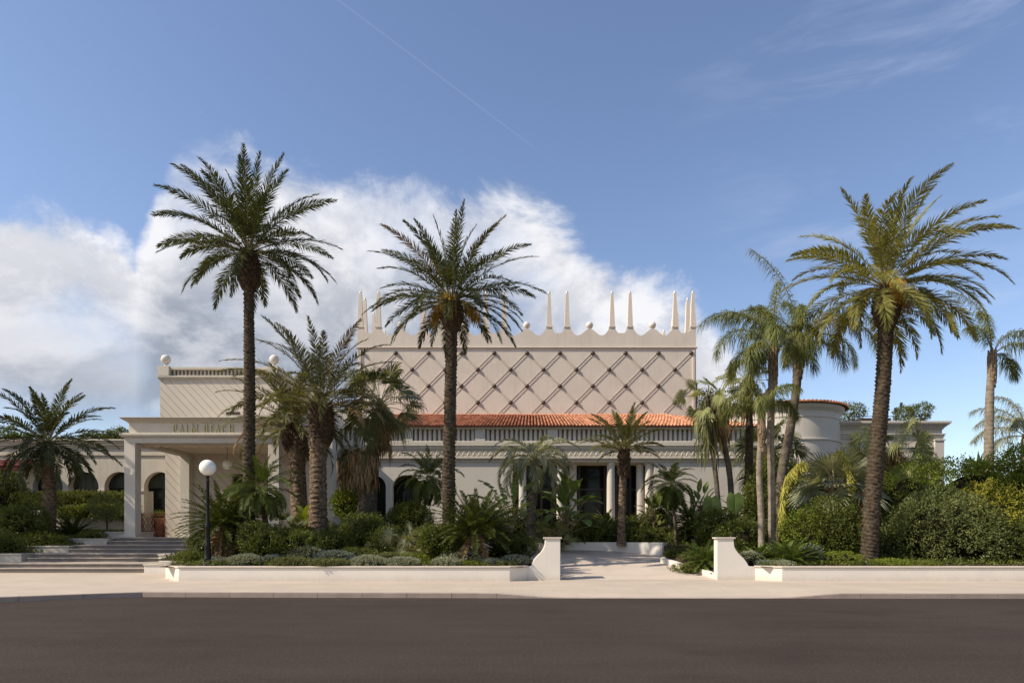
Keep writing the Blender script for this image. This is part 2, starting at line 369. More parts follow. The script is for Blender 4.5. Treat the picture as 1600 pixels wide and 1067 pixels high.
def pavez(x, y):
    if y > 22.6: return .13+.078*(y-22.6) if x < 0 else .13
    return .13*(drop(x)+(1-drop(x))*sstep(0, 2.2, y-kerby(x)))
m_ = MB(); xs = np.concatenate([np.linspace(-40, -12.8, 20), np.linspace(-12.6, 14, 150), np.linspace(14.4, 90, 40)])
ts = np.linspace(0, 1, 22); V = []
for x in xs:
    y0 = kerby(x)+.155; y1 = 23.06 if x > -11.8 else 26.0
    for t in ts: y = y0+(y1-y0)*t; V.append((x, y, pavez(x, y)))
k = len(ts); m_.add(V, [(i*k+j, (i+1)*k+j, (i+1)*k+j+1, i*k+j+1) for i in range(len(xs)-1) for j in range(k-1)])
tag(m_.build('pavement', M['pave'], smooth=True), kind='structure')
m_ = MB()       # kerb in stones
def kerb_stone(xa, xb):
    n = max(1, int((xb-xa)/.5)); pts = np.linspace(xa, xb, n+1); v = []
    for x in pts:
        y = kerby(x); z = .13*drop(x)+.004
        v += [(x, y, -.03), (x, y, z-.012), (x, y+.014, z), (x, y+.152, z), (x, y+.152, -.03)]
    q = [(i*5+j, (i+1)*5+j, (i+1)*5+j+1, i*5+j+1) for i in range(n) for j in range(4)]
    m_.add(v, q, poly=[[0, 1, 2, 3, 4], [n*5+j for j in (4, 3, 2, 1, 0)]])
x = -40.0
while x < 80: kerb_stone(x, x+1.19); x += 1.2
tag(m_.build('kerb', M['kerb']), kind='structure')
# driveway
def tri_fan(P, zf, name, m):
    import mathutils.geometry as mg
    xs = [p[0] for p in P]; ys = [p[1] for p in P]; g = .35; b = MB()
    x0, x1, y0, y1 = min(xs), max(xs), min(ys), max(ys); nx = int((x1-x0)/g); ny = int((y1-y0)/g)
    return nx, ny
tag(sheet('driveway', -8.2, 7.6, 22.98, 32.2, 0, M['drive'], 60, 50, zf=lambda x, y: drz(x, y), keep=lambda x, y: inpoly(x, y, DRIVE) or pdist(x, y, DRIVE) < .25), kind='structure')
# garden soil
sheet('garden_soil', -13.4, 60, 22.45, 39.4, 0, M['soil'], 245, 57, zf=gardenz,
      keep=lambda x, y: not inpoly(x, y, DRIVE) and not (x < -12 and y < 24.3) and not (x < -13.2 and y < 30) and not (.45 < x < 8.5 and y < 23.25) and not(x < -8.8 and y > 30.2) and not (-3 < x < 9 and y > 36.8))
def leftz(x, y): return .90 if y < 28.1 else (1.19 if y < 29.7 else (1.5 if y < 31 else 1.8))
for nm, xa, xb, ya, yb, z in (('garden_soil', -30, -19.5, 26.45, 28.15, .90), ('garden_soil', -30, -18.75, 28.15, 29.75, 1.19), ('garden_soil', -32, -18.1, 29.75, 31.1, 1.5), ('garden_soil', -34, -18.1, 31.1, 34.6, 1.8)):
    sheet(nm, xa, xb, ya, yb, z, M['soil'])
sheet('terrace', -40, 30, 30.4, 60, 1.575, M['tread'], keep=None) if False else None
# mitred wall along a path (front line on the right-hand side of travel from left to right is the street side)
def strip(mb, path, thick, z0, z1, out=0.0, m=0, closed=False, zf=None):
    P = [Vector((p[0], p[1])) for p in path]; n = len(P)
    nr = []
    for i in range(n-1):
        d = (P[i+1]-P[i]).normalized(); nr.append(Vector((-d.y, d.x)))
    A, B = [], []
    for i in range(n):
        if i == 0: nn = nr[0]; s_ = 1
        elif i == n-1: nn = nr[-1]; s_ = 1
        else:
            nn = (nr[i-1]+nr[i]).normalized(); s_ = 1/max(.5, nn.dot(nr[i]))
        A.append(P[i]-nn*out*s_); B.append(P[i]+nn*thick*s_)
    v = []
    for a, b in zip(A, B):
        za = z0 if zf is None else zf(a.x, a.y)-.12
        v += [(a.x, a.y, za), (a.x, a.y, z1), (b.x, b.y, z1), (b.x, b.y, za)]
    q = []
    for i in range(n-1):
        for j in range(4): q.append((i*4+j, (i+1)*4+j, (i+1)*4+(j+1) % 4, i*4+(j+1) % 4))
    mb.add(v, q, m=m, poly=[[0, 1, 2, 3], [(n-1)*4+j for j in (3, 2, 1, 0)]])
    return mb
def curvepts(P, n=6):
    P = [np.array(p, float) for p in P]; P = [2*P[0]-P[1]]+P+[2*P[-1]-P[-2]]; o = []
    for i in range(1, len(P)-2):
        for t in np.linspace(0, 1, n, endpoint=False):
            a, b, c, d = P[i-1], P[i], P[i+1], P[i+2]
            o.append(.5*((2*b)+(-a+c)*t+(2*a-5*b+4*c-d)*t*t+(-a+3*b-3*c+d)*t**3))
    o.append(P[-2]); return [tuple(x) for x in o]
# left roadside planter wall
t = thing('garden_wall', (-5.6, 22.3, .13), 'long low cream roadside wall with stone coping running from the steps to the drive opening', 'wall')
pL = [(-12.02, 24.2), (-12.0, 23.05), (-11.17, 22.3), (-.07, 22.3), (.55, 22.88), (1.2, 22.9)]
bevel(strip(MB(), pL, .28, 0.0, .572).build('wall_body', M['plaster'], t))
bevel(strip(MB(), pL[:-1], .32, .575, .635, .035).build('coping', M['coping'], t))
t = thing('garden_wall', (30, 22.3, .13), 'low sunlit cream roadside wall with coping right of the drive opening under the hedge', 'wall')
pR = [(PX(1150, 22.9), 22.9), (PX(1178, 22.9), 22.88), (PX(1222, 22.3), 22.3), (60, 22.3)]
bevel(strip(MB(), pR, .28, 0.0, .572).build('wall_body', M['plaster'], t))
bevel(strip(MB(), pR[1:], .32, .575, .635, .035).build('coping', M['coping'], t))
# gate pillars with an S-curved shoulder
def gate_pier(pts, cap, label):
    Y = 22.86
    pr = [(PX(x, Y), PZ(y, Y)) for x, y in pts]
    t = thing('gate_pier', (sum(p[0] for p in pr)/len(pr), Y, .1), label, 'gate pier', 'scrolled piers at the drive opening')
    mb = MB(); mb.prism(pr, Y, Y+.37); bevel(mb.build('pier_body', M['plaster'], t), .01)
    c = MB().box(PX(cap[0], Y), PX(cap[1], Y), Y-.04, Y+.41, PZ(841.6, Y), PZ(839, Y)); bevel(c.build('cap', M['coping'], t), .01)
cvL = curvepts([(852, 845), (851, 853), (846.5, 861), (839, 869), (833.5, 876), (830.5, 884)], 5)
gate_pier([(875.5, 912), (875.5, 841.6), (852, 841.6)]+cvL+[(825, 885), (825, 912)], (849.5, 878), 'cream gate pier with S-curved left shoulder on the left of the drive opening')
cvR = curvepts([(1146.5, 845), (1148, 855), (1154, 864), (1162, 872), (1166.5, 878), (1170, 884)], 5)
gate_pier(([(1120.5, 912), (1120.5, 841.6), (1146, 841.6)]+cvR+[(1180, 885), (1180, 912)])[::-1], (1118, 1149), 'bright cream gate pier with S-curved right shoulder on the right of the drive opening')
# drive kerbs
m_ = curvepts([(-8, 31.6), (-.5, 31.9), (1.2, 31.7), (2.4, 31.2)], 4)
t = strip(MB(), [(a, b) for a, b in m_], .3, 0, 1.33).build('planter_wall', M['plaster'], org=(-2, 31.7, 1)); tag(t, 'shaded cream planter wall at the back of the drive behind the left gate pier', 'wall')
m_ = curvepts([(2.42, 31.2), (3.2, 31.15), (4.4, 30.9), (5.6, 30.1), (6.5, 29.25), (6.9, 29.6)], 6)
t = strip(MB(), [(a, b) for a, b in m_], .3, 0, 1.36).build('planter_wall', M['plaster'], org=(5, 30.6, 1)); tag(bevel(t), 'curved bright white planter wall at the head of the drive', 'wall')
t = strip(MB(), [(6.75, 28.2), (6.08, 27.15), (6.95, 23.8), (7.05, 23.2)][::-1], .16, 0, 0, 0, zf=None)
mb = MB()
kp = [(6.9, 28.4), (6.05, 27.15), (6.5, 25.4), (6.95, 23.6), (7.1, 23.1)]
def sloped_kerb(kp, h, th=.16):
    mb = MB(); v = []
    for i, (x, y) in enumerate(kp):
        a = Vector(kp[max(0, i-1)]); b = Vector(kp[min(len(kp)-1, i+1)]); d = (b-a).normalized(); n = Vector((-d.y, d.x))*th
        z = drz(x, y); v += [(x, y, z-.1), (x, y, z+h), (x+n.x, y+n.y, z+h), (x+n.x, y+n.y, z-.1)]
    k = len(kp); return mb.add(v, [(i*4+j, (i+1)*4+j, (i+1)*4+(j+1) % 4, i*4+(j+1) % 4) for i in range(k-1) for j in range(4)], poly=[[0, 1, 2, 3], [(k-1)*4+j for j in (3, 2, 1, 0)]])
tag(sloped_kerb(kp, .2).build('drive_kerb', M['plaster'], org=(6.5, 25.5, .5)), kind='structure')
tag(sloped_kerb([(1.5, 23.3), (.9, 25.4), (.3, 27.0), (-2.5, 28.2), (-8, 28.6)], .2).build('drive_kerb', M['coping'], org=(0, 27, .5)), kind='structure')

# ---------------------------------------------------------------- entrance steps
FL = 1.586
t = thing('entrance_steps', (-15.5, 24.6, .306), 'wide pale stone steps climbing in four flights to the columned porch', 'steps')
fl = [(24.6, 26.4, -27, -13.5), (26.4, 28.1, -19.2, -13.45), (28.1, 29.7, -18.72, -12.25), (29.7, 30.9, -18.08, -12.25)]
z = .306
for (ya, yb, xa, xb) in fl:
    for a, b in ((ya, ya+.37), (ya+.37, yb)):
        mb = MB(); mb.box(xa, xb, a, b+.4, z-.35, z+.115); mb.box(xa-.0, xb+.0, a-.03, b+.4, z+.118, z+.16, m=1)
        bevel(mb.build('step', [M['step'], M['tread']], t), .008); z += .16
blk = [(-30, PX(33, 26.4), 26.4, 30.0, 0, .955, 'shaded cream planter wall lowest of the steps down the left side of the stairs'),
       (-30, PX(107, 28.1), 28.1, 31.0, 0, 1.235, 'cream planter wall second from the bottom beside the left of the stairs'),
       (-30, PX(169, 29.7), 29.7, 31.5, 0, 1.54, 'cream planter wall third from the bottom beside the left of the stairs'),
       (PX(154, 31), PX(196, 31), 31.05, 33.4, 0, 1.85, 'square cream planter block under the small potted olive beside the left porch column')]
for x0, x1, y0, y1, z0, z1, lab in blk:
    mb = MB()
    if 'square' in lab: mb.box(x0, x1, y0, y1, z0, z1-.06); mb.box(x0-.03, x1+.03, y0-.03, y1+.03, z1-.058, z1, m=1)
    else:
        mb.box(x0, x1, y0, y0+.3, z0, z1-.06); mb.box(x1-.3, x1, y0+.3, y1, z0, z1-.06); mb.box(x0, x1+.03, y0-.03, y0+.33, z1-.058, z1, m=1); mb.box(x1-.33, x1+.03, y0+.33, y1, z1-.058, z1, m=1)
    tag(bevel(mb.build('planter_wall', [M['stucco'], M['coping']], org=((x0+x1)/2, y0, z0)), .01), lab, 'planter wall')  # duller stucco than the sunlit planter walls, standing in for shade
mb = MB().box(PX(225, 24.2), -12.03, 24.2, 26.3, 0, .57); mb.box(PX(225, 24.2)-.03, -12.0, 24.17, 26.3, .573, .625, m=1)
tag(bevel(mb.build('planter_wall', [M['plaster'], M['coping']], org=(-12.7, 24.2, .2)), .01), 'low sunlit plinth block closing the lowest stair flight on its right', 'planter wall')
mb = MB().box(PX(248, 26.35), -13.42+.55, 26.35, 28.05, 0, .87); mb.box(PX(248, 26.35)-.03, -13.42+.58, 26.32, 28.05, .873, .925, m=1)
tag(bevel(mb.build('planter_wall', [M['plaster'], M['coping']], org=(-13.6, 26.3, .6)), .01), 'small cream block at the right end of the second stair flight', 'planter wall')

# ================================================================ BUILDINGS
def opening_wall(mb, x0, x1, z0, z1, Y, th, ops, m=0):
    """front wall with openings (xa, xb, zb, zt, radius); arch when radius = half the width"""
    ops = sorted(ops); cur = x0
    def quad(a, b, c, d): mb.add([(a, Y, c), (b, Y, c), (b, Y, d), (a, Y, d)], [(0, 1, 2, 3)], m=m)
    for xa, xb, zb, zt, r in ops:
        if xa > cur: quad(cur, xa, z0, z1)
        if zb > z0: quad(xa, xb, z0, zb); mb.add([(xa, Y, zb), (xb, Y, zb), (xb, Y+th, zb), (xa, Y+th, zb)], [(0, 1, 2, 3)], m=m)
        prof = [(xa, zb)]; n = 12
        if r > 0:
            prof += [(xa+r-r*math.cos(a), zt-r+r*math.sin(a)) for a in np.linspace(0, math.pi/2, n)]
            prof += [(xb-r+r*math.sin(a), zt-r+r*math.cos(a)) for a in np.linspace(0, math.pi/2, n)]
        else: prof += [(xa, zt), (xb, zt)]
        prof += [(xb, zb)]
        for (a, c), (b, d) in zip(prof, prof[1:]):
            if b-a > 1e-5: mb.add([(a, Y, c), (b, Y, d), (b, Y, z1), (a, Y, z1)], [(0, 1, 2, 3)], m=m)
            if abs(b-a)+abs(d-c) > 1e-5: mb.add([(a, Y, c), (a, Y+th, c), (b, Y+th, d), (b, Y, d)], [(0, 1, 2, 3)], m=m)
        cur = xb
    if x1 > cur: quad(cur, x1, z0, z1)
    mb.add([(x0, Y, z0), (x0, Y+th, z0), (x0, Y+th, z1), (x0, Y, z1)], [(0, 1, 2, 3)], m=m)
    mb.add([(x1, Y, z0), (x1, Y, z1), (x1, Y+th, z1), (x1, Y+th, z0)], [(0, 1, 2, 3)], m=m)
    return mb
def profile_run(mb, prof, x0, x1, m=0, end0=True):     # prof: list (y, z) facing -y; extruded in x
    return mb.prism(prof, x0, x1, 'x', m)
# mouldings that return round the corners: rectangular rings stepped out
def cornice(mb, x0, x1, y0, y1, steps, m=0):           # steps: (z0, z1, projection)
    for z0, z1, p in steps: mb.box(x0-p, x1+p, y0-p, y1, z0, z1, m)
    return mb
def baluster(mb, x, y, z0, z1, r, seg=10):
    h = z1-z0
    pr = [(r*1.1, 0), (r*1.1, .06), (r*.95, .09), (r, .2), (r*.97, .5), (r*.9, .86), (r*.84, .9), (r*1.05, .93), (r*1.05, 1)]
    return mb.lathe([(a, z0+b*h) for a, b in pr], (x, y), seg)

# ---- porch
Yp, Yr = 30.3, 35.4; zt = PZ(692, Yp); zc = PZ(683.2, Yp); zf1 = PZ(660, Yp); ztop = PZ(651, Yp)
xl0, xl1 = PX(194, Yp), PX(194, Yp)+.5; xr1 = PX(436, Yp); xr0 = xr1-.5
porch = thing('entrance_porch', ((xl0+xr1)/2, Yp, FL), 'pale flat-roofed entrance porch on square columns with a brass sign across its front', 'porch')
for xa, xb, ya, yb in ((xl0, xl1, Yp, Yp+.5), (xr0, xr1, Yp, Yp+.5), (xl0, xl1, Yr-.02, Yr+.4), (xr0, xr1, Yr-.02, Yr+.4)):
    mb = MB().box(xa, xb, ya, yb, FL, zt); mb.box(xa-.03, xb+.03, ya-.03, yb, FL, FL+.16)
    bevel(mb.build('column', M['pale'], porch), .012)
mb = MB()      # beams: front, left, right as one ring
for bx in ((xl0, xr1, Yp, Yp+.5), (xl0, xl1, Yp+.5, Yr+.4), (xr0, xr1, Yp+.5, Yr+.4)): mb.box(*bx, zt+.002, zc)
bevel(mb.build('beam', M['pale'], porch), .01)
MB().box(xl1, xr0, Yp+.5, Yr+.4, zt+.2, zt+.3).build('ceiling', M['ceiling'], porch)
mb = MB(); cornice(mb, xl0, xr1, Yp, Yr+.4, [(zc+.003, zc+.07, .10), (zc+.073, zc+.17, .15), (zc+.173, zc+.21, .06)]); bevel(mb.build('lower_cornice', M['stucco'], porch), .012)
MB().box(xl0+.14, xr1-.14, Yp+.14, Yr+.4, zc+.213, zf1).build('frieze', M['pale'], porch)
mb = MB(); cornice(mb, xl0+.14, xr1-.14, Yp+.14, Yr+.4, [(zf1+.002, zf1+.05, .05)])
pr = [(0, 0), (.06, .01), (.10, .06), (.2, .13), (.27, .17), (.27, .205), (0, .205)]
for (o, z_) in ((0.10, .052), (.15, .085), (.2, .12), (.26, .155), (.29, .195)):
    cornice(mb, xl0+.14, xr1-.14, Yp+.14, Yr+.4, [(zf1+z_+.001, zf1+z_+.034, o)])
bevel(mb.build('top_cornice', M['stucco'], porch), .01)
mb = MB(); n = 7; x_a = xl1; wv = (xr0-xl1)/n          # scalloped valance inside the front beam
for i in range(n):
    a = x_a+i*wv; pts = [(a, zt+.19), (a, zt-.02)]+[(a+wv*t, zt-.02-.09*abs(math.sin(math.pi*t*2))**.7*(1 if True else 0)) for t in np.linspace(.04, .96, 12)]+[(a+wv, zt-.02), (a+wv, zt+.19)]
    mb.prism(pts[::-1], Yp+.62, Yp+.66)
mb.build('scalloped_valance', M['ceiling'], porch)
# raised brass letters
G = {'P': [[(0,0),(0,1),(.8,1),(1,.85),(1,.6),(.8,.45),(0,.45)]], 'A': [[(0,0),(.5,1),(1,0)],[(.2,.32),(.8,.32)]], 'L': [[(0,1),(0,0),(1,0)]], 'M': [[(0,0),(.08,1),(.5,.25),(.92,1),(1,0)]],
     'B': [[(0,0),(0,1),(.8,1),(1,.85),(1,.65),(.8,.52),(0,.52)],[(.8,.52),(1,.4),(1,.15),(.8,0),(0,0)]], 'E': [[(1,1),(0,1),(0,0),(1,0)],[(0,.52),(.8,.52)]],
     'C': [[(1,.82),(.8,1),(.25,1),(0,.8),(0,.2),(.25,0),(.8,0),(1,.18)]], 'H': [[(0,0),(0,1)],[(1,0),(1,1)],[(0,.5),(1,.5)]]}
def stroke(mb, a, b, wdt, Y, d):
    a = Vector(a); b = Vector(b); u = (b-a).normalized()*wdt*.5; n_ = Vector((-u.y, u.x)); a = a-u*.9; b = b+u*.9
    mb.prism([tuple(a-n_), tuple(b-n_), tuple(b+n_), tuple(a+n_)], Y-d, Y)
zs0, zs1 = PZ(676.2, Yp), PZ(663.6, Yp)
for ch, xa, xb in (('P', 271.6, 276), ('A', 280.7, 287.3), ('L', 291.6, 296.2), ('M', 299.5, 309), ('B', 319.6, 324.6), ('E', 329.6, 333.8), ('A', 336.4, 343.6), ('C', 347.3, 352.3), ('H', 359.2, 364)):
    mb = MB(); X0, X1 = PX(xa+.6, Yp+.14), PX(xb-.4, Yp+.14)
    for i_, st in enumerate(G[ch]):
        for j_, (a, b) in enumerate(zip(st, st[1:])): stroke(mb, (X0+(X1-X0)*a[0], zs0+(zs1-zs0)*a[1]), (X0+(X1-X0)*b[0], zs0+(zs1-zs0)*b[1]), .047, Yp+.13-.0011*((i_*7+j_) % 5), .05)
    mb.build('letter', M['gold'], porch)
# porch floor
tag(MB().box(-19.5, -8.6, 30.75, 36.4, 1.2, FL-.003).build('porch_floor', M['tread'], org=(-14, 33, FL)), kind='structure')
tag(MB().box(-12.25, -8.6, 30.3, 30.75, .8, FL-.003).build('porch_floor', M['tread'], org=(-11, 30.5, FL)), kind='structure')
# hanging globe
t = thing('hanging_lamp', (PX(355, 33.5), 33.5, zt+.2), 'small white globe lamp hanging under the porch ceiling', 'lamp')
MB().ball((PX(355, 33.5), 33.5, PZ(726, 33.5)), .235, 24).build('globe', M['globe'], t, smooth=True)
MB().tube([(PX(355, 33.5), 33.5, PZ(719.5, 33.5)), (PX(355, 33.5), 33.5, zt+.2)], .015).build('rod', M['frame'], t)

# ---- entrance block with grooved stucco
Yb = 35.8; bx0, bx1 = PX(250, Yb), PX(436, Yb); bz0 = PZ(592, Yb); bz1 = PZ(573, Yb)
blkb = thing('entrance_block', (-15, Yb, FL), 'square block of diagonally grooved stucco with a balustrade and two balls behind the porch', 'building')
mb = MB(); mb.box(bx0, bx1, Yb, Yb+8, 6.2, bz0); mb.build('upper_wall', M['hatch'], blkb)
xa, xb = PX(258, Yb), PX(507, Yb); dx0, dx1 = PX(362, Yb), PX(386, Yb)
mb = MB(); opening_wall(mb, xa, xb, FL-.4, 6.198, Yb, .35, [(dx0, dx1, FL, PZ(740, Yb), 0)]); mb.box(xa, dx0-.3, Yb+.36, Yb+8, FL-.4, 6.198); mb.box(dx1+.3, xb, Yb+.36, Yb+1.0, FL-.4, 6.198); mb.build('lower_wall', M['hatch'], blkb)
MB().box(dx0, dx1, Yb+.28, Yb+.33, FL, PZ(740, Yb)).build('door', M['curtain'], blkb)
mb = MB().box(PX(507, Yb)+.002, PX(520, Yb), Yb-.06, Yb+1.7, 1.0, PZ(668, Yb)); bevel(mb.build('corner_pilaster', M['pale'], blkb))
mb = MB(); cornice(mb, bx0, bx1, Yb, Yb+8, [(bz0-.06, bz0+.0, .05), (bz0+.003, bz0+.06, .09), (bz0+.063, bz0+.14, .13)]); bevel(mb.build('cornice', M['stucco'], blkb), .01)
zb = bz0+.14
bal = MB()
bal.box(bx0+.55, bx1-.55, Yb-.03, Yb+.32, bz1-.16, bz1-.02); bal.box(bx0+.55, bx1-.55, Yb-.01, Yb+.3, zb, zb+.05); bal.box(bx0+.3, bx1-.3, Yb+.36, Yb+.6, zb, bz1-.1)
bo = bevel(bal.build('balustrade', M['stucco'], blkb), .01)
b0 = baluster(MB(), bx0+.72, Yb+.14, zb+.05, bz1-.16, .062).build('baluster', M['stucco'], bo, smooth=True)
for i in range(1, int((bx1-bx0-1.2)/.205)): part_copy(b0, (i*.205, 0, 0))
b0 = None
MB().box(bx0-.05, bx0+.25, Yb+.6, Yb+8, zb, bz1-.02).build('parapet', M['stucco'], blkb)
MB().box(bx1-.25, bx1+.05, Yb+.6, Yb+8, zb, bz1-.02).build('parapet', M['stucco'], blkb)
for xx in (PX(257, Yb), PX(427, Yb)):
    mb = MB().box(xx-.3, xx+.3, Yb-.14, Yb+.5, zb+.002, bz1+.02); bevel(mb.build('pedestal', M['stucco'], blkb), .012)
    MB().ball((xx, Yb+.15, PZ(560.5, Yb)), .255, 28).build('ball_finial', M['ball'], blkb, smooth=True)
    MB().lathe([(.16, bz1+.02), (.09, bz1+.05), (.09, bz1+.14)], (xx, Yb+.15), 16).build('finial_neck', M['ball'], blkb)
mb = MB().box(PX(353, Yb), PX(375, Yb), Yb-.01, Yb+.2, PZ(648, Yb), PZ(643.5, Yb)); mb.build('vent', M['frame'], blkb)
# plain block between entrance block and hall
t = MB().box(bx1+.2, PX(600, 38.3), 38.3, 48, 0, PZ(641, 38.3)); tag(t.build('link_building', M['pale'], org=(-10, 38.3, 1.5)), 'plain grey stucco block between the entrance block and the crowned hall', 'building')

# ---- left arcade wing
Yw = 36.5; wz1 = PZ(687, Yw); aw = 47*Yw/F
wing = thing('arcade_wing', (-22, Yw, FL), 'low cream wing with a row of round-arched windows left of the porch', 'building')
ops = []
for px in (-6, 51, 107, 163, 225): ops.append((PX(px, Yw), PX(px, Yw)+aw, FL+.35, PZ(737, Yw), aw/2-.001))
mb = MB(); opening_wall(mb, -42, PX(266, Yw), 1.0, PZ(712, Yw), Yw, .5, ops); mb.box(-42, PX(266, Yw), Yw+2.2, Yw+10, 1.0, PZ(712, Yw)); mb.build('wall', M['stucco'], wing)
mb = MB()
for y0_, y1_, p in ((711.8, 706, .05), (705.9, 700, .0), (699.9, 697, .04), (696.9, 692, .12), (691.9, 689.5, .2), (689.4, 687, .26)): mb.box(-42, PX(266, Yw), Yw-p-.02, Yw+10, PZ(y0_, Yw)+.002, PZ(y1_, Yw))
bevel(mb.build('cornice', M['stucco'], wing), .012)
for i, (xa, xb, zb_, zt_, r) in enumerate(ops):
    fr = MB(); pts = [(xa, zb_)]+[((xa+xb)/2-r*math.cos(a), zt_-r+r*math.sin(a)) for a in np.linspace(0, math.pi, 20)]+[(xb, zb_)]
    fr.prism([(a, b) for a, b in pts][::-1], Yw+.44, Yw+.46)
    wdw = fr.build('window', M['glass'], wing)
    f2 = MB()
    f2.tube([(a, Yw+.42, b) for a, b in pts[1:-1]], .035, 4); f2.box(xa, xb, Yw+.40, Yw+.438, zt_-r-.03, zt_-r+.03); f2.box((xa+xb)/2-.02, (xa+xb)/2+.02, Yw+.405, Yw+.438, zb_, zt_-r-.03)
    f2.build('window_frame', M['frame'], wdw)
    n_ = 16; bl = [((xa+xb)/2-(r-.04)*math.cos(a), zt_-r+(r-.04)*math.sin(a)) for a in np.linspace(0, math.pi, n_)]; MB().prism(bl[::-1]+[], Yw+.432, Yw+.439).build('blind', M['blind'], wdw)
    if i < 4:
        im = MB().box(xb-.02, ops[i+1][0]+.02, Yw-.05, Yw+.5, PZ(768.5, Yw), PZ(764.5, Yw)); bevel(im.build('impost', M['pale'], wing), .01)
mb = MB().box(PX(236, 37.3), PX(246, 37.3), Yw+.3, Yw+.38, FL, PZ(767, Yw)); mb.build('door_jamb', M['ceiling'], wing)
# retaining wall with hedge planter in front of it
mb = MB().box(-30, PX(192, 34.6), 34.6, 34.9, 1.3, PZ(797, 34.6)); tag(mb.build('retaining_wall', M['stucco'], org=(-24, 34.6, 1.6)), 'shaded beige retaining wall below the clipped hedge in front of the arched windows', 'wall')
sheet('garden_soil', -34, PX(192, 34.6), 34.9, 36.3, PZ(799, 34.9), M['soil'])
# red awning
t = thing('awning', (PX(15, 35), 35.2, PZ(725, 35.4)), 'dark red canvas awning with a lettered valance at the left end of the arcade', 'awning')
ya = 35.2; mb = MB(); mb.prism([(ya, PZ(726, ya)), (36.45, PZ(718, 36.5)), (36.45, PZ(719.5, 36.5)), (ya, PZ(727.5, ya))], PX(-60, ya), PX(39, ya), 'x'); mb.build('canopy', M['red'], t)
MB().box(PX(-60, ya), PX(38.5, ya), ya-.04, ya, PZ(727.2, ya), PZ(725, ya)).build('front_rail', M['pink'], t)
mb = MB(); xx = PX(-60, ya); sw = .16
while xx < PX(38, ya)-.1:
    mb.prism([(xx, PZ(727.3, ya)), (xx+sw, PZ(727.3, ya)), (xx+sw, PZ(734.5, ya)), (xx+sw*.5, PZ(736.5, ya)), (xx, PZ(734.5, ya))][::-1], ya-.01, ya); xx += sw
val = mb.build('valance', M['red'], t)
mb = MB(); rr = random.Random(5); xx = PX(3, ya)
while xx < PX(36, ya):
    stroke(mb, (xx, PZ(733.6, ya)), (xx+rr.choice((0, .03, .05)), PZ(730.2, ya)), .022, ya-.012, .004)
    if rr.random() < .6: zz = PZ(rr.choice((730.2, 732, 733.5)), ya); stroke(mb, (xx+.03, zz), (xx+.085, zz), .02, ya-.0135, .004)
    xx += .125
mb.build('lettering', M['pink'], val)
# folding lattice gate between column and entrance block
Yg = 35.2; gx0, gx1 = PX(221, Yg), PX(258, Yg); gz1 = PZ(802, Yg)
t = thing('folding_gate', ((gx0+gx1)/2, Yg, FL), 'rust coloured folding lattice gate between the left porch column and the grooved wall', 'gate')
mb = MB(); wd_ = .17; xx = gx0
while xx < gx1-.02:
    for s_ in (0, 1):
        for j in range(3):
            za, zb_ = FL+.08+j*.34, FL+.42+j*.34
            a, b = (xx, xx+wd_) if (s_+j) % 2 == 0 else (xx+wd_, xx)
            stroke(mb, (a, za), (min(b, gx1), zb_), .022, Yg+.012*s_, .01)
    xx += wd_
mb.build('lattice', M['copper'], t)
mb = MB()
for xx in (gx0+.02, (gx0+gx1)/2-.05, gx1-.02): mb.box(xx-.018, xx+.018, Yg-.03, Yg+.03, FL, gz1)
mb.box(gx0, gx1, Yg-.045, Yg-.031, gz1-.1, gz1-.08); mb.box(gx0, gx1, Yg-.045, Yg-.031, gz1-.02, gz1); mb.build('posts', M['copper'], t)
t = thing('planter_pot', (PX(248, 36), 36.1, FL), 'terracotta trough with a leafy plant behind the folding gate', 'planter')
mb = MB().lathe([(.01, FL), (.2, FL), (.27, FL+.9), (.31, FL+.92), (.31, FL+1.02), (.25, FL+1.02), (.24, FL+.95), (.01, FL+.95)], (PX(248, 36), 36.1), 20); mb.build('pot', M['terrapot'], t, smooth=True)

# ---- front pavilion with colonnade
Yf = 37.4; fx0, fx1 = PX(520, Yf), PX(1215, Yf); z722 = PZ(722, Yf)
pav = thing('pavilion', (PX(900, Yf), Yf, FL), 'long single-storey cream pavilion with columned glazed front, baluster band and orange tile roof', 'building')
ops = [(PX(557, Yf), PX(603, Yf), 1.9, PZ(742, Yf), .7), (PX(613, Yf), PX(657.5, Yf), 1.9, PZ(742, Yf), .7), (PX(801, Yf), PX(1022, Yf), FL+.1, z722-.004, 0)]
mb = MB(); opening_wall(mb, fx0, fx1, 1.0, z722, Yf, .45, ops); mb.box(fx0, fx0+.4, Yf+.45, 45, 1, z722); mb.build('wall', M['pale'], pav)
for xa, xb, zb_, zt_, r in ops[:2]:
    w1 = MB().box(xa-.1, xb+.1, Yf+.46, Yf+.48, zb_-.1, zt_+.1).build('window', M['glass'], pav)
    MB().box((xa+xb)/2-.03, (xa+xb)/2+.03, Yf+.40, Yf+.455, zb_, zt_-.02).build('window_frame', M['frame'], w1)
xa, xb = ops[2][0], ops[2][1]; gl = MB().box(xa-.2, xb+.2, 39.2, 39.23, FL-.2, z722+.3).build('glazing', M['glass'], pav)
mb = MB()
for px in (806, 846, 862, 905, 945, 963, 985, 1008): X_ = PX(px, 39.1); mb.box(X_-.06, X_+.06, 39.1, 39.198, FL, z722+.2)
mb.box(xa-.1, xb+.1, 39.08, 39.197, FL+2.75, FL+2.84); mb.box(xa-.1, xb+.1, 39.08, 39.197, FL, FL+.2); mb.build('glazing_frame', M['frame'], gl)
MB().box(xa-.2, xb+.2, Yf+.45, 39.2, z722-.001+.0, z722+.1).build('soffit', M['ceiling'], pav)
mb = MB().box(xa-.3, xa, Yf+.45, 39.3, 1, z722); mb.box(xb, xb+.3, Yf+.45, 39.3, 1, z722); mb.build('side_wall', M['pale'], pav)
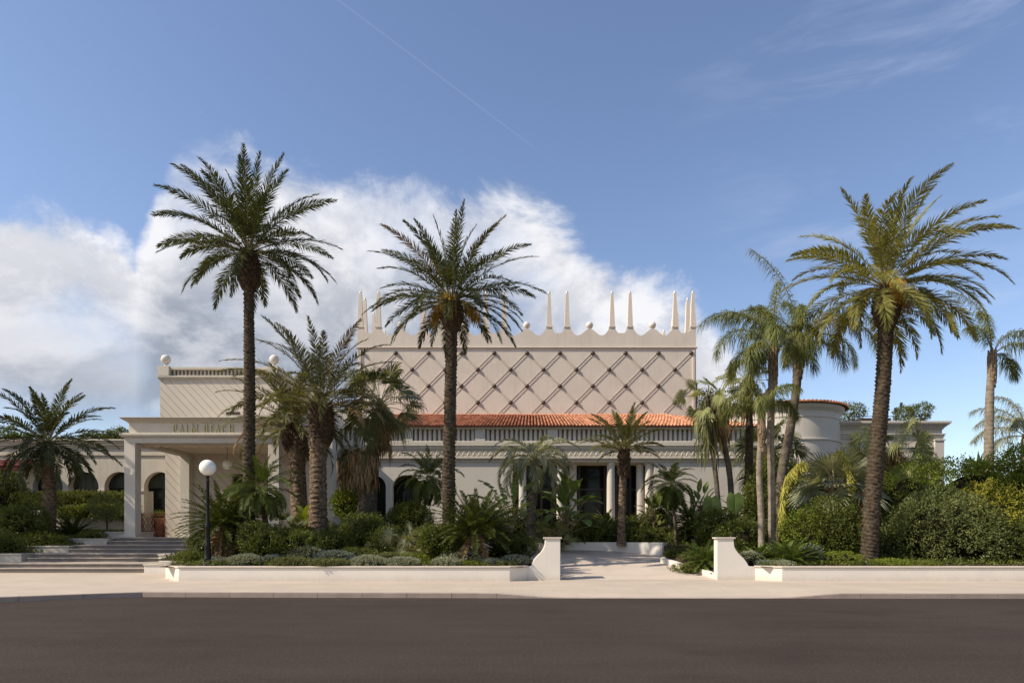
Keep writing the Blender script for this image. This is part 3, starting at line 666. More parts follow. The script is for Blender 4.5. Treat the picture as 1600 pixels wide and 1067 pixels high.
for px, Y_ in ((816, Yf+.25), (876, Yf+.25), (895, Yf+.65), (954.3, Yf+.25), (1000, Yf+.65), (1014, Yf+.25)):
    X_ = PX(px, Y_); r = .235
    mb = MB().lathe([(r*1.25, FL), (r*1.25, FL+.12), (r*1.08, FL+.2), (r, FL+.24), (r*.99, FL+1.4), (r*.92, z722-.22), (r*.95, z722-.18), (r*1.15, z722-.1), (r*1.15, z722-.005)], (X_, Y_), 28)
    mb.build('column', M['pale'], pav, smooth=False)
    pav.children[-1].data.polygons.foreach_set('use_smooth', [True]*len(pav.children[-1].data.polygons))
mb = MB()
E = [(721.9, 718.6, .05), (718.5, 717, .10), (716.9, 714, .17), (713.9, 703, .0), (702.9, 701.2, .05), (701.1, 697, .08), (696.9, 690.3, .14)]
for y0_, y1_, p in E: mb.box(fx0-min(p, .02), fx1, Yf-p, Yf+.5, PZ(y0_, Yf)+.002, PZ(y1_, Yf))
bevel(mb.build('entablature', M['stucco'], pav), .01)
mb = MB(); xx = fx0+.1; i = 0        # running scroll relief in the frieze
zl, zh = PZ(712.6, Yf), PZ(704.4, Yf)
while xx < fx1-.3:
    c_ = [(xx+.02+.30*t, (zl+zh)/2+(zh-zl)*.36*math.sin(2*math.pi*t)) for t in np.linspace(0, 1, 9)]
    mb.tube([(a, Yf-.004, b) for a, b in c_], .03, 5)
    mb.ball((xx+.1, Yf, (zl+zh)/2-.03), .045, 6); xx += .30
mb.build('frieze_scroll', M['stucco'], pav)
zb0, zb1 = PZ(690.2, Yf), PZ(670.3, Yf)
MB().box(fx0, fx1, Yf+.40, Yf+.6, zb0, zb1).build('baluster_backing', M['stucco'], pav)
mb = MB().box(fx0-.1, fx1, Yf-.16, Yf+.5, zb1+.002, PZ(667, Yf)); bevel(mb.build('eave_board', M['pale'], pav), .01)
bo = MB().box(fx0, fx1, Yf-.05, Yf+.39, zb0+.002, zb0+.05).build('baluster_band', M['pale'], pav)
for k in range(7):
    pa, pb = 628.8+113.2*k-113.2, 645+113.2*k-113.2
    pa = max(pa, 520.5)
    if pb > pa: MB().box(PX(pa, Yf), PX(pb, Yf), Yf-.06, Yf+.39, zb0+.052, zb1).build('panel', M['pale'], bo)
b0 = baluster(MB(), 0, Yf+.10, zb0+.05, zb1, .092, 14).build('baluster', M['pale'], bo, smooth=True)
first = True; k0 = 0
for k in range(6):
    s0 = 645+113.2*(k-1)
    for i in range(13):
        px = s0+4.2+i*7.45
        if px < 528 or px > 1175: continue
        if first: b0.data.transform(__import__('mathutils').Matrix.Translation((PX(px, Yf), 0, 0))); first = False; base = PX(px, Yf)
        else: part_copy(b0, (PX(px, Yf)-base, 0, 0)); k0 += 1
# tile roof: half-round rows, stepped tile by tile
def tile_rows(mb, A, B, C, Dp, pitch=.195, course=.38):
    """quad A (eave left) B (eave right) C (top right) D (top left); rows run up the slope along +y"""
    A, B, C, Dp = map(Vector, (A, B, C, Dp))
    n = max(1, int((B-A).length/pitch)); seg = 5
    nrm = (B-A).cross(Dp-A).normalized(); ux = (B-A).normalized()
    for i in range(n):
        t = (i+.5)/n; e = A.lerp(B, t); tp_ = Dp.lerp(C, t) if (C-Dp).length > .1 else Dp
        ln = (tp_-e).length; up = (tp_-e).normalized(); kk = max(1, int(ln/course))
        for j in range(kk):
            s0, s1 = j*ln/kk, (j+1)*ln/kk+.04; r0, r1 = pitch*.31, pitch*.27; lift = .035
            v = []
            for s_, r_, lf in ((s0, r0, lift), (s1, r1, 0)):
                for a in range(seg+1):
                    an = math.pi*a/seg; v.append(e+up*s_-ux*math.cos(an)*r_+nrm*(math.sin(an)*r_*1.35+lf+.02))
            mb.add([tuple(q) for q in v], [(a, a+1, seg+2+a, seg+1+a) for a in range(seg)], poly=[list(range(seg+1))])
    mb.add([tuple(A), tuple(B), tuple(C), tuple(Dp)], [(0, 1, 2, 3)], m=1)
    return mb
ye = Yf-.3; ze = PZ(666.3, ye); Yh = 41.0; zr = PZ(649, Yh)
mb = MB()
tile_rows(mb, (PX(560, ye), ye, ze), (PX(1092, ye), ye, ze), (PX(1036, Yh), Yh-.01, zr), (-7.2, Yh-.01, zr))
Cc = Vector((PX(1036, Yh), Yh-.01, zr))
tile_rows(mb, (PX(1092, ye), ye, ze), (PX(1190, ye), ye, ze), (PX(1150, Yh), Yh, PZ(660, Yh)), tuple(Cc))
mb.build('roof', [M['tile'], M['pan']], pav)
mb = MB(); mb.tube([tuple(Cc+Vector((0, 0, .06))), (PX(1092, ye), ye, ze+.06)], .1, 8); mb.tube([(-7.2, Yh-.06, zr+.03), (PX(1036, Yh), Yh-.06, zr+.03)], .06, 8); mb.build('ridge_tile', M['tile'], pav)

# ---- hall
hx0, hx1 = PX(558.5, Yh), PX(1087.5, Yh); kh = Yh/F; hc = PX(823, Yh); hd = 15.6
zco = PZ(545, Yh); hall = thing('crowned_hall', (hc, Yh, 1.5), 'tall beige hall with diamond lattice walls and a crown of thin spires and balls', 'building')
mb = MB().box(hx0, hx1, Yh, Yh+hd, 0, zco); mb.build('wall', M['hall'], hall)
mb = MB(); cornice(mb, hx0, hx1, Yh, Yh+hd, [(zco+.001, zco+.045, .04), (zco+.048, zco+.10, .09)]); bevel(mb.build('cornice', M['hall'], hall), .01)
def crown_profile(hw, per, kk):      # returns (u, z_px) across one side, u in px from the centre
    pts = []
    n = int(hw//per)+2
    base = [(0, 513.6), (2.5, 513.8), (5, 515.4), (9, 518.6), (13, 522), (16.5, 523.8), (19.5, 524.2), (22.5, 523.2), (25.5, 520.5), (28.5, 516.5), (30.5, 512.8), (31.3, 511), (39, 511), (40, 513.5), (42, 517.5), (44.3, 520.3), (49.25, 520.6)]
    for k in range(-n, n+1):
        for u, y in [(-a, b) for a, b in base[::-1]][1:]+base[1:]:
            pts.append((k*per+u, y))
    return [p for p in pts if -hw < p[0] < hw]
per = 98.5; hwf = (1087.5-558.5)/2
pf = crown_profile(hwf, per, 1)
pf = [(-hwf, 519.5)]+pf+[(hwf, 519.5)]
# clean the ends: nothing lower than the corner spires
pr = [(hc+u*kh, PZ(y, Yh)) for u, y in pf]
mb = MB(); zb_ = zco+.102
v = []; 
for (x_, z_) in pr: v += [(x_, Yh-.02, zb_), (x_, Yh-.02, z_), (x_, Yh+.28, z_), (x_, Yh+.28, zb_)]
mb.add(v, [(i*4+j, (i+1)*4+j, (i+1)*4+(j+1) % 4, i*4+(j+1) % 4) for i in range(len(pr)-1) for j in range(3)]); mb.build('parapet', M['hall'], hall)
for s_, sx in ((1, hx1-.3), (-1, hx0)):
    v = []
    ps = [(u*kh, y) for u, y in crown_profile(hd/kh/2-2, per, 1)]
    for (u, y) in ps:
        yy = Yh+.4+hd/2-.4+u; z_ = PZ(y, Yh)
        if yy < Yh+.29: continue
        v += [(sx, yy, zb_), (sx, yy, z_), (sx+.3, yy, z_), (sx+.3, yy, zb_)]
    MB().add(v, [(i*4+j, (i+1)*4+j, (i+1)*4+(j+1) % 4, i*4+(j+1) % 4) for i in range(len(v)//4-1) for j in range(3)]).build('parapet', M['hall'], hall)
def spire(x, y, z, s=1):
    h = PZ(458, Yh)-PZ(511, Yh); a, b = .165, .085
    mb = MB(); v = [(x-a, y-a, z), (x+a, y-a, z), (x+a, y+a, z), (x-a, y+a, z), (x-b, y-b, z+h), (x+b, y-b, z+h), (x+b, y+b, z+h), (x-b, y+b, z+h)]
    mb.add(v, [(0, 1, 5, 4), (1, 2, 6, 5), (2, 3, 7, 6), (3, 0, 4, 7), (4, 5, 6, 7)])
    mb.box(x-a-.04, x+a+.04, y-a-.02, y+a+.02, z-.02, z+.05)
    o = mb.build('spire', M['hall'], hall)
    mb = MB().lathe([(.075, z+h), (.085, z+h+.05), (.06, z+h+.13), (.005, z+h+.2)], (x, y), 10); mb.build('spire_tip', M['ball'], o, smooth=True)
    return o
zs = PZ(511, Yh); s0 = None; spx = []
for k in range(-3, 4):
    for d in (-35.2, 35.2):
        u = k*per+d
        if abs(u) < hwf: spx.append(hc+u*kh)
for x_ in sorted(spx+[hx0+.2, ] if False else spx):
    if s0 is None: s0 = spire(x_, Yh+.12, zs); s0x = x_
    else: part_copy(s0, (x_-s0x, 0, 0))
for x_ in (hx0+.18, hx1-.18):
    part_copy(s0, (x_-s0x, 0, 0)) if min(abs(x_-a) for a in spx) > .5 else None
    for d in (1.17, 3.883+0, 3.883+1.17, 7.766, 7.766+1.17, 11.65, 12.82): part_copy(s0, (x_-s0x, d, 0))
b0 = None
for k in range(-2, 3):
    x_ = hc+k*per*kh
    if b0 is None: b0 = MB().ball((x_, Yh+.12, PZ(507.3, Yh)), .225, 24).build('ball_finial', M['ball'], hall, smooth=True); bx_ = x_
    else: part_copy(b0, (x_-bx_, 0, 0))
for d in (2.6, 6.5, 10.4): part_copy(b0, (hx1-.18-bx_, d, 0)); part_copy(b0, (hx0+.18-bx_, d, 0))
# diamond lattice
sp = 51.3*kh; zt0 = PZ(552, Yh); xL, xR = hx0+.32, hx1-.3; zB, zT = PZ(655, Yh), zt0+.02
lat = MB()
def clipline(c, sgn):      # z = zt0 + sgn*(x - c)
    xs_ = []
    for x_ in (xL, xR): xs_.append((x_, zt0+sgn*(x_-c)))
    (xa, za), (xb, zb2) = xs_
    def cl(p, q):
        (x1, z1), (x2, z2) = p, q
        for lim, s_ in ((zT, 1), (zB, -1)):
            if (z1-lim)*s_ > 0 and (z2-lim)*s_ > 0: return None
            if (z1-lim)*s_ > 0: t = (lim-z1)/(z2-z1); x1, z1 = x1+t*(x2-x1), lim
            if (z2-lim)*s_ > 0: t = (lim-z1)/(z2-z1); x2, z2 = x1+t*(x2-x1), lim
        return (x1, z1), (x2, z2)
    return cl((xa, za), (xb, zb2))
for sgn, off in ((-1, 0), (1, .004)):
    for k in range(-14, 15):
        c = hc+.5*kh+k*sp; r_ = clipline(c, sgn)
        if not r_ or (Vector(r_[0])-Vector(r_[1])).length < .05: continue
        a, b = Vector(r_[0]), Vector(r_[1]); u = (b-a).normalized(); n_ = Vector((-u.y, u.x))
        for o_, w_, d_ in ((0, .11, .004), (.08, .045, .021), (-.08, .045, .021)):
            aa, b2 = a+n_*o_, b+n_*o_
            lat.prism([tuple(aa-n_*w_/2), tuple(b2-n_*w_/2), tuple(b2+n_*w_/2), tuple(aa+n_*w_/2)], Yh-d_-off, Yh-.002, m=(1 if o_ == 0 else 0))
for xx in (hx0+.1, hx1-.22): lat.box(xx, xx+.12, Yh-.07, Yh-.003, 8.6, zco-.1)
lat.build('lattice_moulding', [M['hall'], M['groove_shade']], hall)
st = MB()
for r_ in range(4):
    for k in range(-6, 7):
        x_ = hc+.5*kh+(k+(.5 if r_ % 2 else 0))*sp; z_ = zt0-r_*sp/2
        if xL-.3 < x_ < xR+.25: st.ball((x_, Yh-.02, z_), .135, 12)
st.build('studs', M['stud'], hall, smooth=True)
tag(MB().tube([(hx1+.2, 41.6, 7.5), (hx1+.2, 41.6, PZ(598, 41.6))], .06, 8).build('drain_pipe', M['frame'], org=(hx1+.2, 41.6, 7.5)), 'thin dark pole standing against the right corner of the crowned hall', 'pole')

# ---- round tower
Yt = 40.2; tx = PX(1222, Yt); tr = 82*Yt/F; zt1 = PZ(646, Yt)
tower = thing('round_tower', (tx, Yt, 1.5), 'squat round cream tower with an orange tiled cone roof behind the queen palms', 'tower')
MB().lathe([(tr, 0), (tr, 7.0), (tr+.06, 7.02), (tr+.06, 7.1), (tr, 7.12), (tr, zt1-.75), (tr+.04, zt1-.73), (tr+.04, zt1-.62), (tr, zt1-.6), (tr+.01, zt1-.4), (tr+.08, zt1-.3), (tr+.18, zt1-.2), (tr+.22, zt1-.12), (tr+.22, zt1)], (tx, Yt), 180).build('wall', M['pale'], tower)
mb = MB(); nn = 96; Rr = tr+.42; hh = .62
for i in range(nn):
    a = 2*math.pi*i/nn; er = Vector((math.cos(a), math.sin(a), 0)); ex = Vector((-math.sin(a), math.cos(a), 0))
    for j in range(7):
        f0, f1 = j/7, (j+1)/7+.02; v = []
        if i % (1 if j < 4 else 2): continue
        for f, lf in ((f0, .05), (f1, .01)):
            rr_ = Rr*(1-f); z_ = zt1+.02+hh*f; wd2 = min(.105, .8*math.pi*max(rr_, .1)/nn*(1 if j < 4 else 2))
            for s_ in range(6):
                an = math.pi*s_/5; v.append(tuple(Vector((tx, Yt, 0))+er*rr_-ex*math.cos(an)*wd2+Vector((0, 0, z_+lf+.8*wd2*math.sin(an)))))
        mb.add(v, [(s_, s_+1, 7+s_, 6+s_) for s_ in range(5)], poly=[list(range(6))])
mb.lathe([(Rr, zt1+.01), (.01, zt1+hh+.01)], (tx, Yt), 64, m=1); mb.build('roof', [M['tile'], M['pan']], tower)

# ---- right wing
Yv = 38.6; vx0, vx1 = PX(1262, Yv), PX(1472, Yv)
rw = thing('side_wing', (PX(1400, Yv), Yv, 1.5), 'flat-roofed beige wing with deep cornice right of the round tower', 'building')
mb = MB(); opening_wall(mb, vx0, vx1, 1, PZ(671, Yv), Yv, .4, [(PX(1435, Yv), PX(1459, Yv), 2, PZ(705, Yv), 0)]); mb.box(vx0, vx1, Yv+.4, Yv+12, 1, PZ(671, Yv)); mb.build('wall', M['stucco'], rw)
mb = MB()
for y0_, y1_, p in ((686, 683, .05), (682.9, 679.6, .09), (679.5, 677.5, .14), (670.9, 668.5, .06), (668.4, 666.6, .12), (666.5, 664.6, .19), (664.5, 662.6, .27), (662.5, 659, .34)):
    mb.box(vx0, vx1+p, Yv-p, Yv+12, PZ(y0_, Yv)+.002, PZ(y1_, Yv))
bevel(mb.build('cornice', M['stucco'], rw), .01)
mb = MB().box(PX(1459, Yv), vx1+.05, Yv-.12, Yv, 1, PZ(689, Yv)); mb.box(PX(1458, Yv), vx1+.1, Yv-.17, Yv, PZ(688.8, Yv), PZ(686.2, Yv)); bevel(mb.build('pilaster', M['pale'], rw), .01)
MB().box(vx0, PX(1459, Yv)-.02, Yv-.05, Yv, PZ(699, Yv), PZ(696, Yv)).build('string_course', M['pale'], rw)
wv_ = MB().box(PX(1436, Yv), PX(1458, Yv), Yv+.3, Yv+.33, 2, PZ(705, Yv)-.02).build('window', M['glass'], rw)
MB().box(PX(1454, Yv), PX(1459, Yv)-.003, Yv+.18, Yv+.295, 2, PZ(705, Yv)-.03).build('window_frame', M['globe'], wv_)
t = thing('roof_railing', (PX(1365, 41), 41, PZ(660, 41)), 'thin dark railing on the flat roof of the right wing', 'railing'); mb = MB()
zr0 = PZ(661, 41)
for z_ in (zr0+.22, zr0+.42): mb.tube([(PX(1330, 41), 41, z_), (PX(1400, 41), 41, z_)], .018, 5)
mb.build('rail', M['frame'], t); mb = MB()
for i in range(5): X_ = PX(1332+16*i, 41); mb.tube([(X_, 41, zr0-.3), (X_, 41, zr0+.44)], .02, 5)
mb.build('post', M['frame'], t)
t = thing('antenna', (PX(1402, 42), 42, 8.3), 'pair of small antennas on the roof of the right wing', 'antenna'); mb = MB()
for px, py in ((1399, 637), (1408, 629)):
    X_ = PX(px, 42); mb.tube([(X_, 42, 8.0), (X_, 42, PZ(py, 42))], .02, 5); mb.box(X_-.06, X_+.06, 41.95, 42.05, PZ(py+8, 42), PZ(py, 42))
mb.build('mast', M['frame'], t)
mb = MB().box(PX(1345, 41.5), PX(1392, 41.5), 41.5, 43, 8.1, PZ(653, 41.5)); tag(mb.build('roof_unit', M['frame'], org=(PX(1368, 41.5), 42, 8.2)), 'low dark equipment box on the flat roof of the right wing', 'roof unit')
# low white plinth before the glazed front
mb = MB().box(PX(893, 35.5), PX(926, 35.5), 35.5, 35.9, 1.2, PZ(822, 35.5)); tag(bevel(mb.build('planter_wall', M['pale'], org=(PX(910, 35.5), 35.5, 1.5))), 'low cream wall seen between the plants before the glazed colonnade', 'planter wall')
tag(MB().box(-8.6, 16, 36.3, 44, 1.0, FL).build('terrace', M['tread'], org=(4, 38, FL)), kind='structure')
# ================================================================ PLANTS
UP = np.array([0, 0, 1.0])
def nrmz(a): return a/(np.linalg.norm(a, axis=-1, keepdims=True)+1e-9)
def frond(mb, base, az, el, Ln, droop, rs, nl=46, ll=.45, lw=.028, a0=62, a1=22, V=.45, pet=.16, side=0.0, fall=.15, rr=.022, twist=0.0, ml=0, mr=1, jit=.08, plume=0.0, dpow=1.4, tipk=.25, basek=.45, rach=True):
    n = nl+1; s = np.linspace(0, 1, n)
    e = el-droop*s**dpow; a = az+side*s**1.2
    T = np.stack([np.cos(a)*np.cos(e), np.sin(a)*np.cos(e), np.sin(e)], 1)
    Pn = np.vstack([[0, 0, 0], np.cumsum((T[:-1]+T[1:])/2*Ln/nl, 0)])+np.array(base)
    S = np.stack([-np.sin(a), np.cos(a), 0*a], 1)
    Nn = np.cross(T, S)
    if twist:
        tw = twist*s; S, Nn = S*np.cos(tw)[:, None]+Nn*np.sin(tw)[:, None], Nn*np.cos(tw)[:, None]-S*np.sin(tw)[:, None]
    idx = np.where(s >= pet)[0]; t = (s[idx]-pet)/(1-pet)
    prof = np.where(t < .35, basek+(1-basek)*np.sin(t/.35*math.pi/2), 1-(1-tipk)*((t-.35)/.65)**1.6)
    vs, qs, ts = [], [], []; off = 0
    for sg in (1, -1):
        k = len(idx); ang = np.radians(a0+(a1-a0)*t+rs.normal(0, 5, k)); Vv = V+rs.normal(0, .18, k)+plume*rs.uniform(-1, 1, k)
        d = np.cos(ang)[:, None]*T[idx]+np.sin(ang)[:, None]*(sg*np.cos(Vv)[:, None]*S[idx]+np.sin(Vv)[:, None]*Nn[idx])
        d = nrmz(d+rs.normal(0, jit, (k, 3)))
        l = ll*prof*rs.uniform(.85, 1.12, k); b = Pn[idx]+T[idx]*rs.uniform(-.5, .5, k)[:, None]*Ln/nl
        W = nrmz(np.cross(d, Nn[idx]+rs.normal(0, .35, (k, 3))))
        m1 = b+d*(l*.45)[:, None]-UP*(fall*.25*l)[:, None]; tp = b+d*(l*(1-.25*min(1, fall)))[:, None]-UP*(fall*l)[:, None]
        hw = (lw*.5)*(0.7+.3*prof)
        v = np.stack([b-W*(hw*.5)[:, None], b+W*(hw*.5)[:, None], m1+W*hw[:, None], m1-W*hw[:, None], tp], 1).reshape(-1, 3)
        i0 = off+5*np.arange(k); qs.append(np.stack([i0, i0+1, i0+2, i0+3], 1)); ts.append(np.stack([i0+3, i0+2, i0+4], 1)); vs.append(v); off += 5*k
    mb.add(np.concatenate(vs), np.concatenate(qs), np.concatenate(ts), m=ml)
    if rach:
        st = max(1, nl//12); pi = list(range(0, n, st)); pi = pi if pi[-1] == n-1 else pi+[n-1]
        mb.tube(Pn[pi], np.linspace(rr, rr*.2, len(pi)), 4, m=mr)
    return Pn
def date_crown(base, n, Lf, rs, el_hi=86, el_lo=-38, droop=1.0, ll=.45, lw=.028, nl=46, fall=.15, wind=0, matl=0, spread=.22, az0=0, dry=0, V=.45, pw=.85, rr=.022, **kw):
    mb = MB()
    for i in range(n):
        f = (i+.5)/n; az = az0+i*2.39996+rs.normal(0, .12); el = R(el_hi+(el_lo-el_hi)*f**pw)+rs.normal(0, .07)
        Lk = Lf*rs.uniform(.86, 1.08)*(0.82+.3*math.sin(math.pi*min(1, f+.15))); dr = droop*(.45+.75*math.cos(max(el, -.3)))*rs.uniform(.8, 1.2)
        bp = np.array(base)+np.array([math.cos(az), math.sin(az), 0])*spread*(.35+.65*f)+UP*(.25*(1-f))
        sd = 0
        if wind: sd = wind*math.sin(-az)*1.0
        frond(mb, bp, az, el, Lk, dr, rs, nl=nl, ll=ll, lw=lw, fall=fall, side=sd, twist=rs.normal(0, .5), ml=(2 if rs.random() < dry else 0), V=V, rr=rr, **kw)
    return mb
def trunk(mb, pts, kind='scar', seg=22, cell=.11, depth=.10, rs=None, m=0, rowh=.035):
    P = np.array(curvepts(pts, 8)); d = np.r_[0, np.cumsum(np.linalg.norm(np.diff(P[:, :3], axis=0), axis=1))]
    n = max(6, int(d[-1]/rowh)); s = np.linspace(0, d[-1], n)
    Q = np.stack([np.interp(s, d, P[:, k]) for k in range(4)], 1)
    T = nrmz(np.gradient(Q[:, :3], axis=0)); A = nrmz(np.cross(T, np.array([[.02, 1, .01]]))); B = np.cross(T, A)
    an = np.arange(seg)*2*math.pi/seg; SS, AA = np.meshgrid(s, an, indexing='ij'); Rr = Q[:, 3][:, None]*np.ones_like(AA)
    if kind == 'scar':
        row = np.floor(SS/cell+AA/(2*math.pi)*2+.35*np.sin(SS*2.3)); fr = SS/cell+AA/(2*math.pi)*2+.35*np.sin(SS*2.3)-row
        colw = 9; cc = AA/(2*math.pi)*colw+(row % 2)*.5; fc_ = np.abs(cc-np.floor(cc)-.5)*2
        cid = (np.floor(cc) % colw); hs = np.modf(np.abs(np.sin(row*12.9898+cid*78.233)*43758.5453))[0]
        disp = depth*(.35+1.2*hs)*(fr**1.5-.35)-depth*.6*fc_**3
    elif kind == 'ring': disp = -depth*np.exp(-((SS/cell-np.round(SS/cell+.3*np.sin(AA)))**2)*60)
    elif kind == 'layer':
        row = SS/cell+.35*np.sin(AA*2+np.floor(SS/cell)*1.7); fr = row-np.floor(row); disp = depth*(np.abs(fr-.5)*-2+.5)
    else: disp = 0*SS
    ns = rs.normal(0, 1, SS.shape)*.018
    Rr = Rr*(1+disp+ns)
    v = Q[:, None, :3]+Rr[..., None]*(A[:, None]*np.cos(AA)[..., None]+B[:, None]*np.sin(AA)[..., None])
    q = [(j*seg+i, j*seg+(i+1) % seg, (j+1)*seg+(i+1) % seg, (j+1)*seg+i) for j in range(n-1) for i in range(seg)]
    mb.add(v.reshape(-1, 3), q, m=m, poly=[list(range((n-1)*seg, n*seg))]); return mb
def boots(mb, c0, c1, r0, r1, n, rs, ln=.22, wd=.09, m=0, bulge=.15, up=.8):
    """cut leaf bases in a spiral between the points c0 and c1"""
    c0, c1 = np.array(c0), np.array(c1)
    for i in range(n):
        f = i/n; az = i*2.39996; o = np.array([math.cos(az), math.sin(az), 0]); sdir = np.array([-math.sin(az), math.cos(az), 0])
        r = r0+(r1-r0)*f+bulge*math.sin(math.pi*f); c = c0+(c1-c0)*f+o*r*.86; l = ln*rs.uniform(.6, 1.15)
        d = nrmz(o*(1-up*.6)+UP*up); w2 = wd*rs.uniform(.75, 1.1); tt = o*.035
        tip = c+d*l
        v = [c-sdir*w2-o*.05, c+sdir*w2-o*.05, tip+sdir*w2*.55, tip-sdir*w2*.55, c-sdir*w2*.6+tt*1.6, c+sdir*w2*.6+tt*1.6, tip+sdir*w2*.3+tt, tip-sdir*w2*.3+tt]
        mb.add(v, [(0, 1, 5, 4), (4, 5, 6, 7), (7, 6, 2, 3), (0, 4, 7, 3), (1, 2, 6, 5)], m=m)
    return mb
def fan_leaf(mb, base, az, el, pl, Rf, rs, nseg=26, spread=2.1, droop=.5, fold=.25, tipfall=.35, m=0, mr=1, pr=.012, tilt=.0, solid=.5):
    n = 6; s = np.linspace(0, 1, n); e = el-droop*s**1.3
    T = np.stack([np.cos(az)*np.cos(e), np.sin(az)*np.cos(e), np.sin(e)], 1)
    Pn = np.vstack([[0, 0, 0], np.cumsum((T[:-1]+T[1:])/2*pl/(n-1), 0)])+np.array(base)
    mb.tube(Pn, np.linspace(pr*1.5, pr, n), 4, m=mr)
    t = T[-1]; h = Pn[-1]; S = np.array([-math.sin(az), math.cos(az), 0]); Nn = np.cross(t, S)
    tl = tilt+.25+rs.normal(0, .25); t, Nn = t*math.cos(tl)-Nn*math.sin(tl), Nn*math.cos(tl)+t*math.sin(tl)
    rl = rs.normal(0, .65); S, Nn = S*math.cos(rl)+Nn*math.sin(rl), Nn*math.cos(rl)-S*math.sin(rl)
    th = np.linspace(-spread, spread, nseg)+rs.normal(0, .02, nseg)
    d = np.cos(th)[:, None]*t+np.sin(th)[:, None]*S; d = nrmz(d+Nn*(fold*np.abs(th)/spread)[:, None]-UP*.05)
    l = Rf*(1-.28*(np.abs(th)/spread)**1.5)*rs.uniform(.9, 1.08, nseg)
    W = nrmz(np.cross(d, Nn)); hw = (solid*l*spread/nseg)*1.05
    m1 = h+d*(l*solid)[:, None]; fallv = tipfall*l*(rs.uniform(.5, 1.4, nseg)); tp = h+d*(l*(1-.2*tipfall))[:, None]-UP*fallv[:, None]
    m2 = h+d*(l*(solid+.27))[:, None]-UP*(fallv*.25)[:, None]
    v = np.stack([h+0*m1, m1+W*hw[:, None], m1-W*hw[:, None], m2+W*(hw*.55)[:, None], m2-W*(hw*.55)[:, None], tp], 1).reshape(-1, 3)
    i0 = 6*np.arange(nseg)
    mb.add(v, np.stack([i0+2, i0+1, i0+3, i0+4], 1), np.concatenate([np.stack([i0, i0+1, i0+2], 1), np.stack([i0+4, i0+3, i0+5], 1)]), m=m)
def fan_crown(base, n, pl, Rf, rs, el_hi=80, el_lo=-50, m=0, dead=0, az0=0, droop=.5, tipfall=.35, nseg=26, spread=2.1, pw=1.0):
    mb = MB()
    for i in range(n):
        f = (i+.5)/n; az = az0+i*2.39996+rs.normal(0, .15); el = R(el_hi+(el_lo-el_hi)*f**pw)
        fan_leaf(mb, np.array(base)+np.array([math.cos(az), math.sin(az), 0])*.08-UP*.35*f, az, el, pl*rs.uniform(.85, 1.15), Rf*rs.uniform(.85, 1.1), rs, m=(2 if f > 1-dead else m), droop=droop, tipfall=tipfall*(1+.5*f), nseg=nseg, spread=spread)
    return mb
def skirt(mb, c, r, z1, z0, n, rs, m=0, wd=.05, flare=.5):
    """hanging dead leaf strips round a trunk"""
    az = rs.uniform(0, 2*math.pi, n); zt_ = rs.uniform(z0+.35*(z1-z0), z1, n); o = np.stack([np.cos(az), np.sin(az), 0*az], 1)
    l = (z1-z0)*rs.uniform(.25, .55, n); b = np.array([c[0], c[1], 0])+o*(r*.5)+UP*zt_[:, None]; S = np.stack([-np.sin(az), np.cos(az), 0*az], 1)
    d = nrmz(o*rs.uniform(.1, 1, n)[:, None]*flare+S*rs.normal(0, .25, n)[:, None]-UP*.8)
    mid = b+d*(l*.5)[:, None]+o*.04; tip = b+d*(l*.6)[:, None]-UP*(l*.45)[:, None]+S*rs.normal(0, .08, n)[:, None]
    hw = wd*rs.uniform(.4, 1, n); A = nrmz(S+o*rs.normal(0, .6, n)[:, None])
    v = np.stack([b-A*(hw*.4)[:, None], b+A*(hw*.4)[:, None], mid+A*hw[:, None], mid-A*hw[:, None], tip], 1).reshape(-1, 3); i0 = 5*np.arange(n)
    mb.add(v, np.stack([i0, i0+1, i0+2, i0+3], 1), np.stack([i0+3, i0+2, i0+4], 1), m=m); return mb
def paddle(mb, base, az, el, pl, bl, bw, rs, droop=.6, fold=.35, m=0, mr=1, rows=9, torn=0, pr=.018):
    n = 12; Ln = pl+bl; s = np.linspace(0, 1, n); e = el-droop*s**2
    T = np.stack([np.cos(az)*np.cos(e), np.sin(az)*np.cos(e), np.sin(e)], 1)
    Pn = np.vstack([[0, 0, 0], np.cumsum((T[:-1]+T[1:])/2*Ln/(n-1), 0)])+np.array(base)
    mb.tube(Pn, np.linspace(pr, pr*.3, n), 4, m=mr)
    sp_ = np.linspace(pl/Ln, 1, rows+1); C = np.stack([np.interp(sp_, s, Pn[:, k]) for k in range(3)], 1); Tt = nrmz(np.gradient(C, axis=0))
    S = np.tile([-math.sin(az), math.cos(az), 0], (rows+1, 1)); Nn = np.cross(Tt, S); tt = np.linspace(0, 1, rows+1)
    w_ = bw*np.sin(math.pi*np.clip(tt, .02, .985)**.75)**.75
    for sg in (1, -1):
        outp = C+sg*S*(w_*math.cos(fold))[:, None]+Nn*(w_*math.sin(fold))[:, None]-UP*(w_*.12)[:, None]+Tt*(w_*.15)[:, None]
        if torn:
            for i in range(rows):
                g = rs.normal(0, .06)*torn; mb.add([C[i], C[i+1], outp[i+1]-UP*abs(g)-Tt[i]*.012, outp[i]+Tt[i]*.012-UP*abs(g)], [(0, 1, 2, 3)], m=m)
        else:
            v = np.concatenate([C, outp]); mb.add(v, [(i, i+1, rows+2+i, rows+1+i) for i in range(rows)], m=m)
def lump(dirs, rs, k=14, amp=.22, w=6):
    c = nrmz(rs.normal(size=(k, 3))); a = rs.uniform(-.6, 1, k)*amp
    c2 = nrmz(rs.normal(size=(70, 3))); a2 = rs.uniform(-.8, 1, 70)*amp*.62
    return 1+(np.exp(w*(dirs@c.T-1))*a).sum(1)+(np.exp(34*(dirs@c2.T-1))*a2).sum(1)
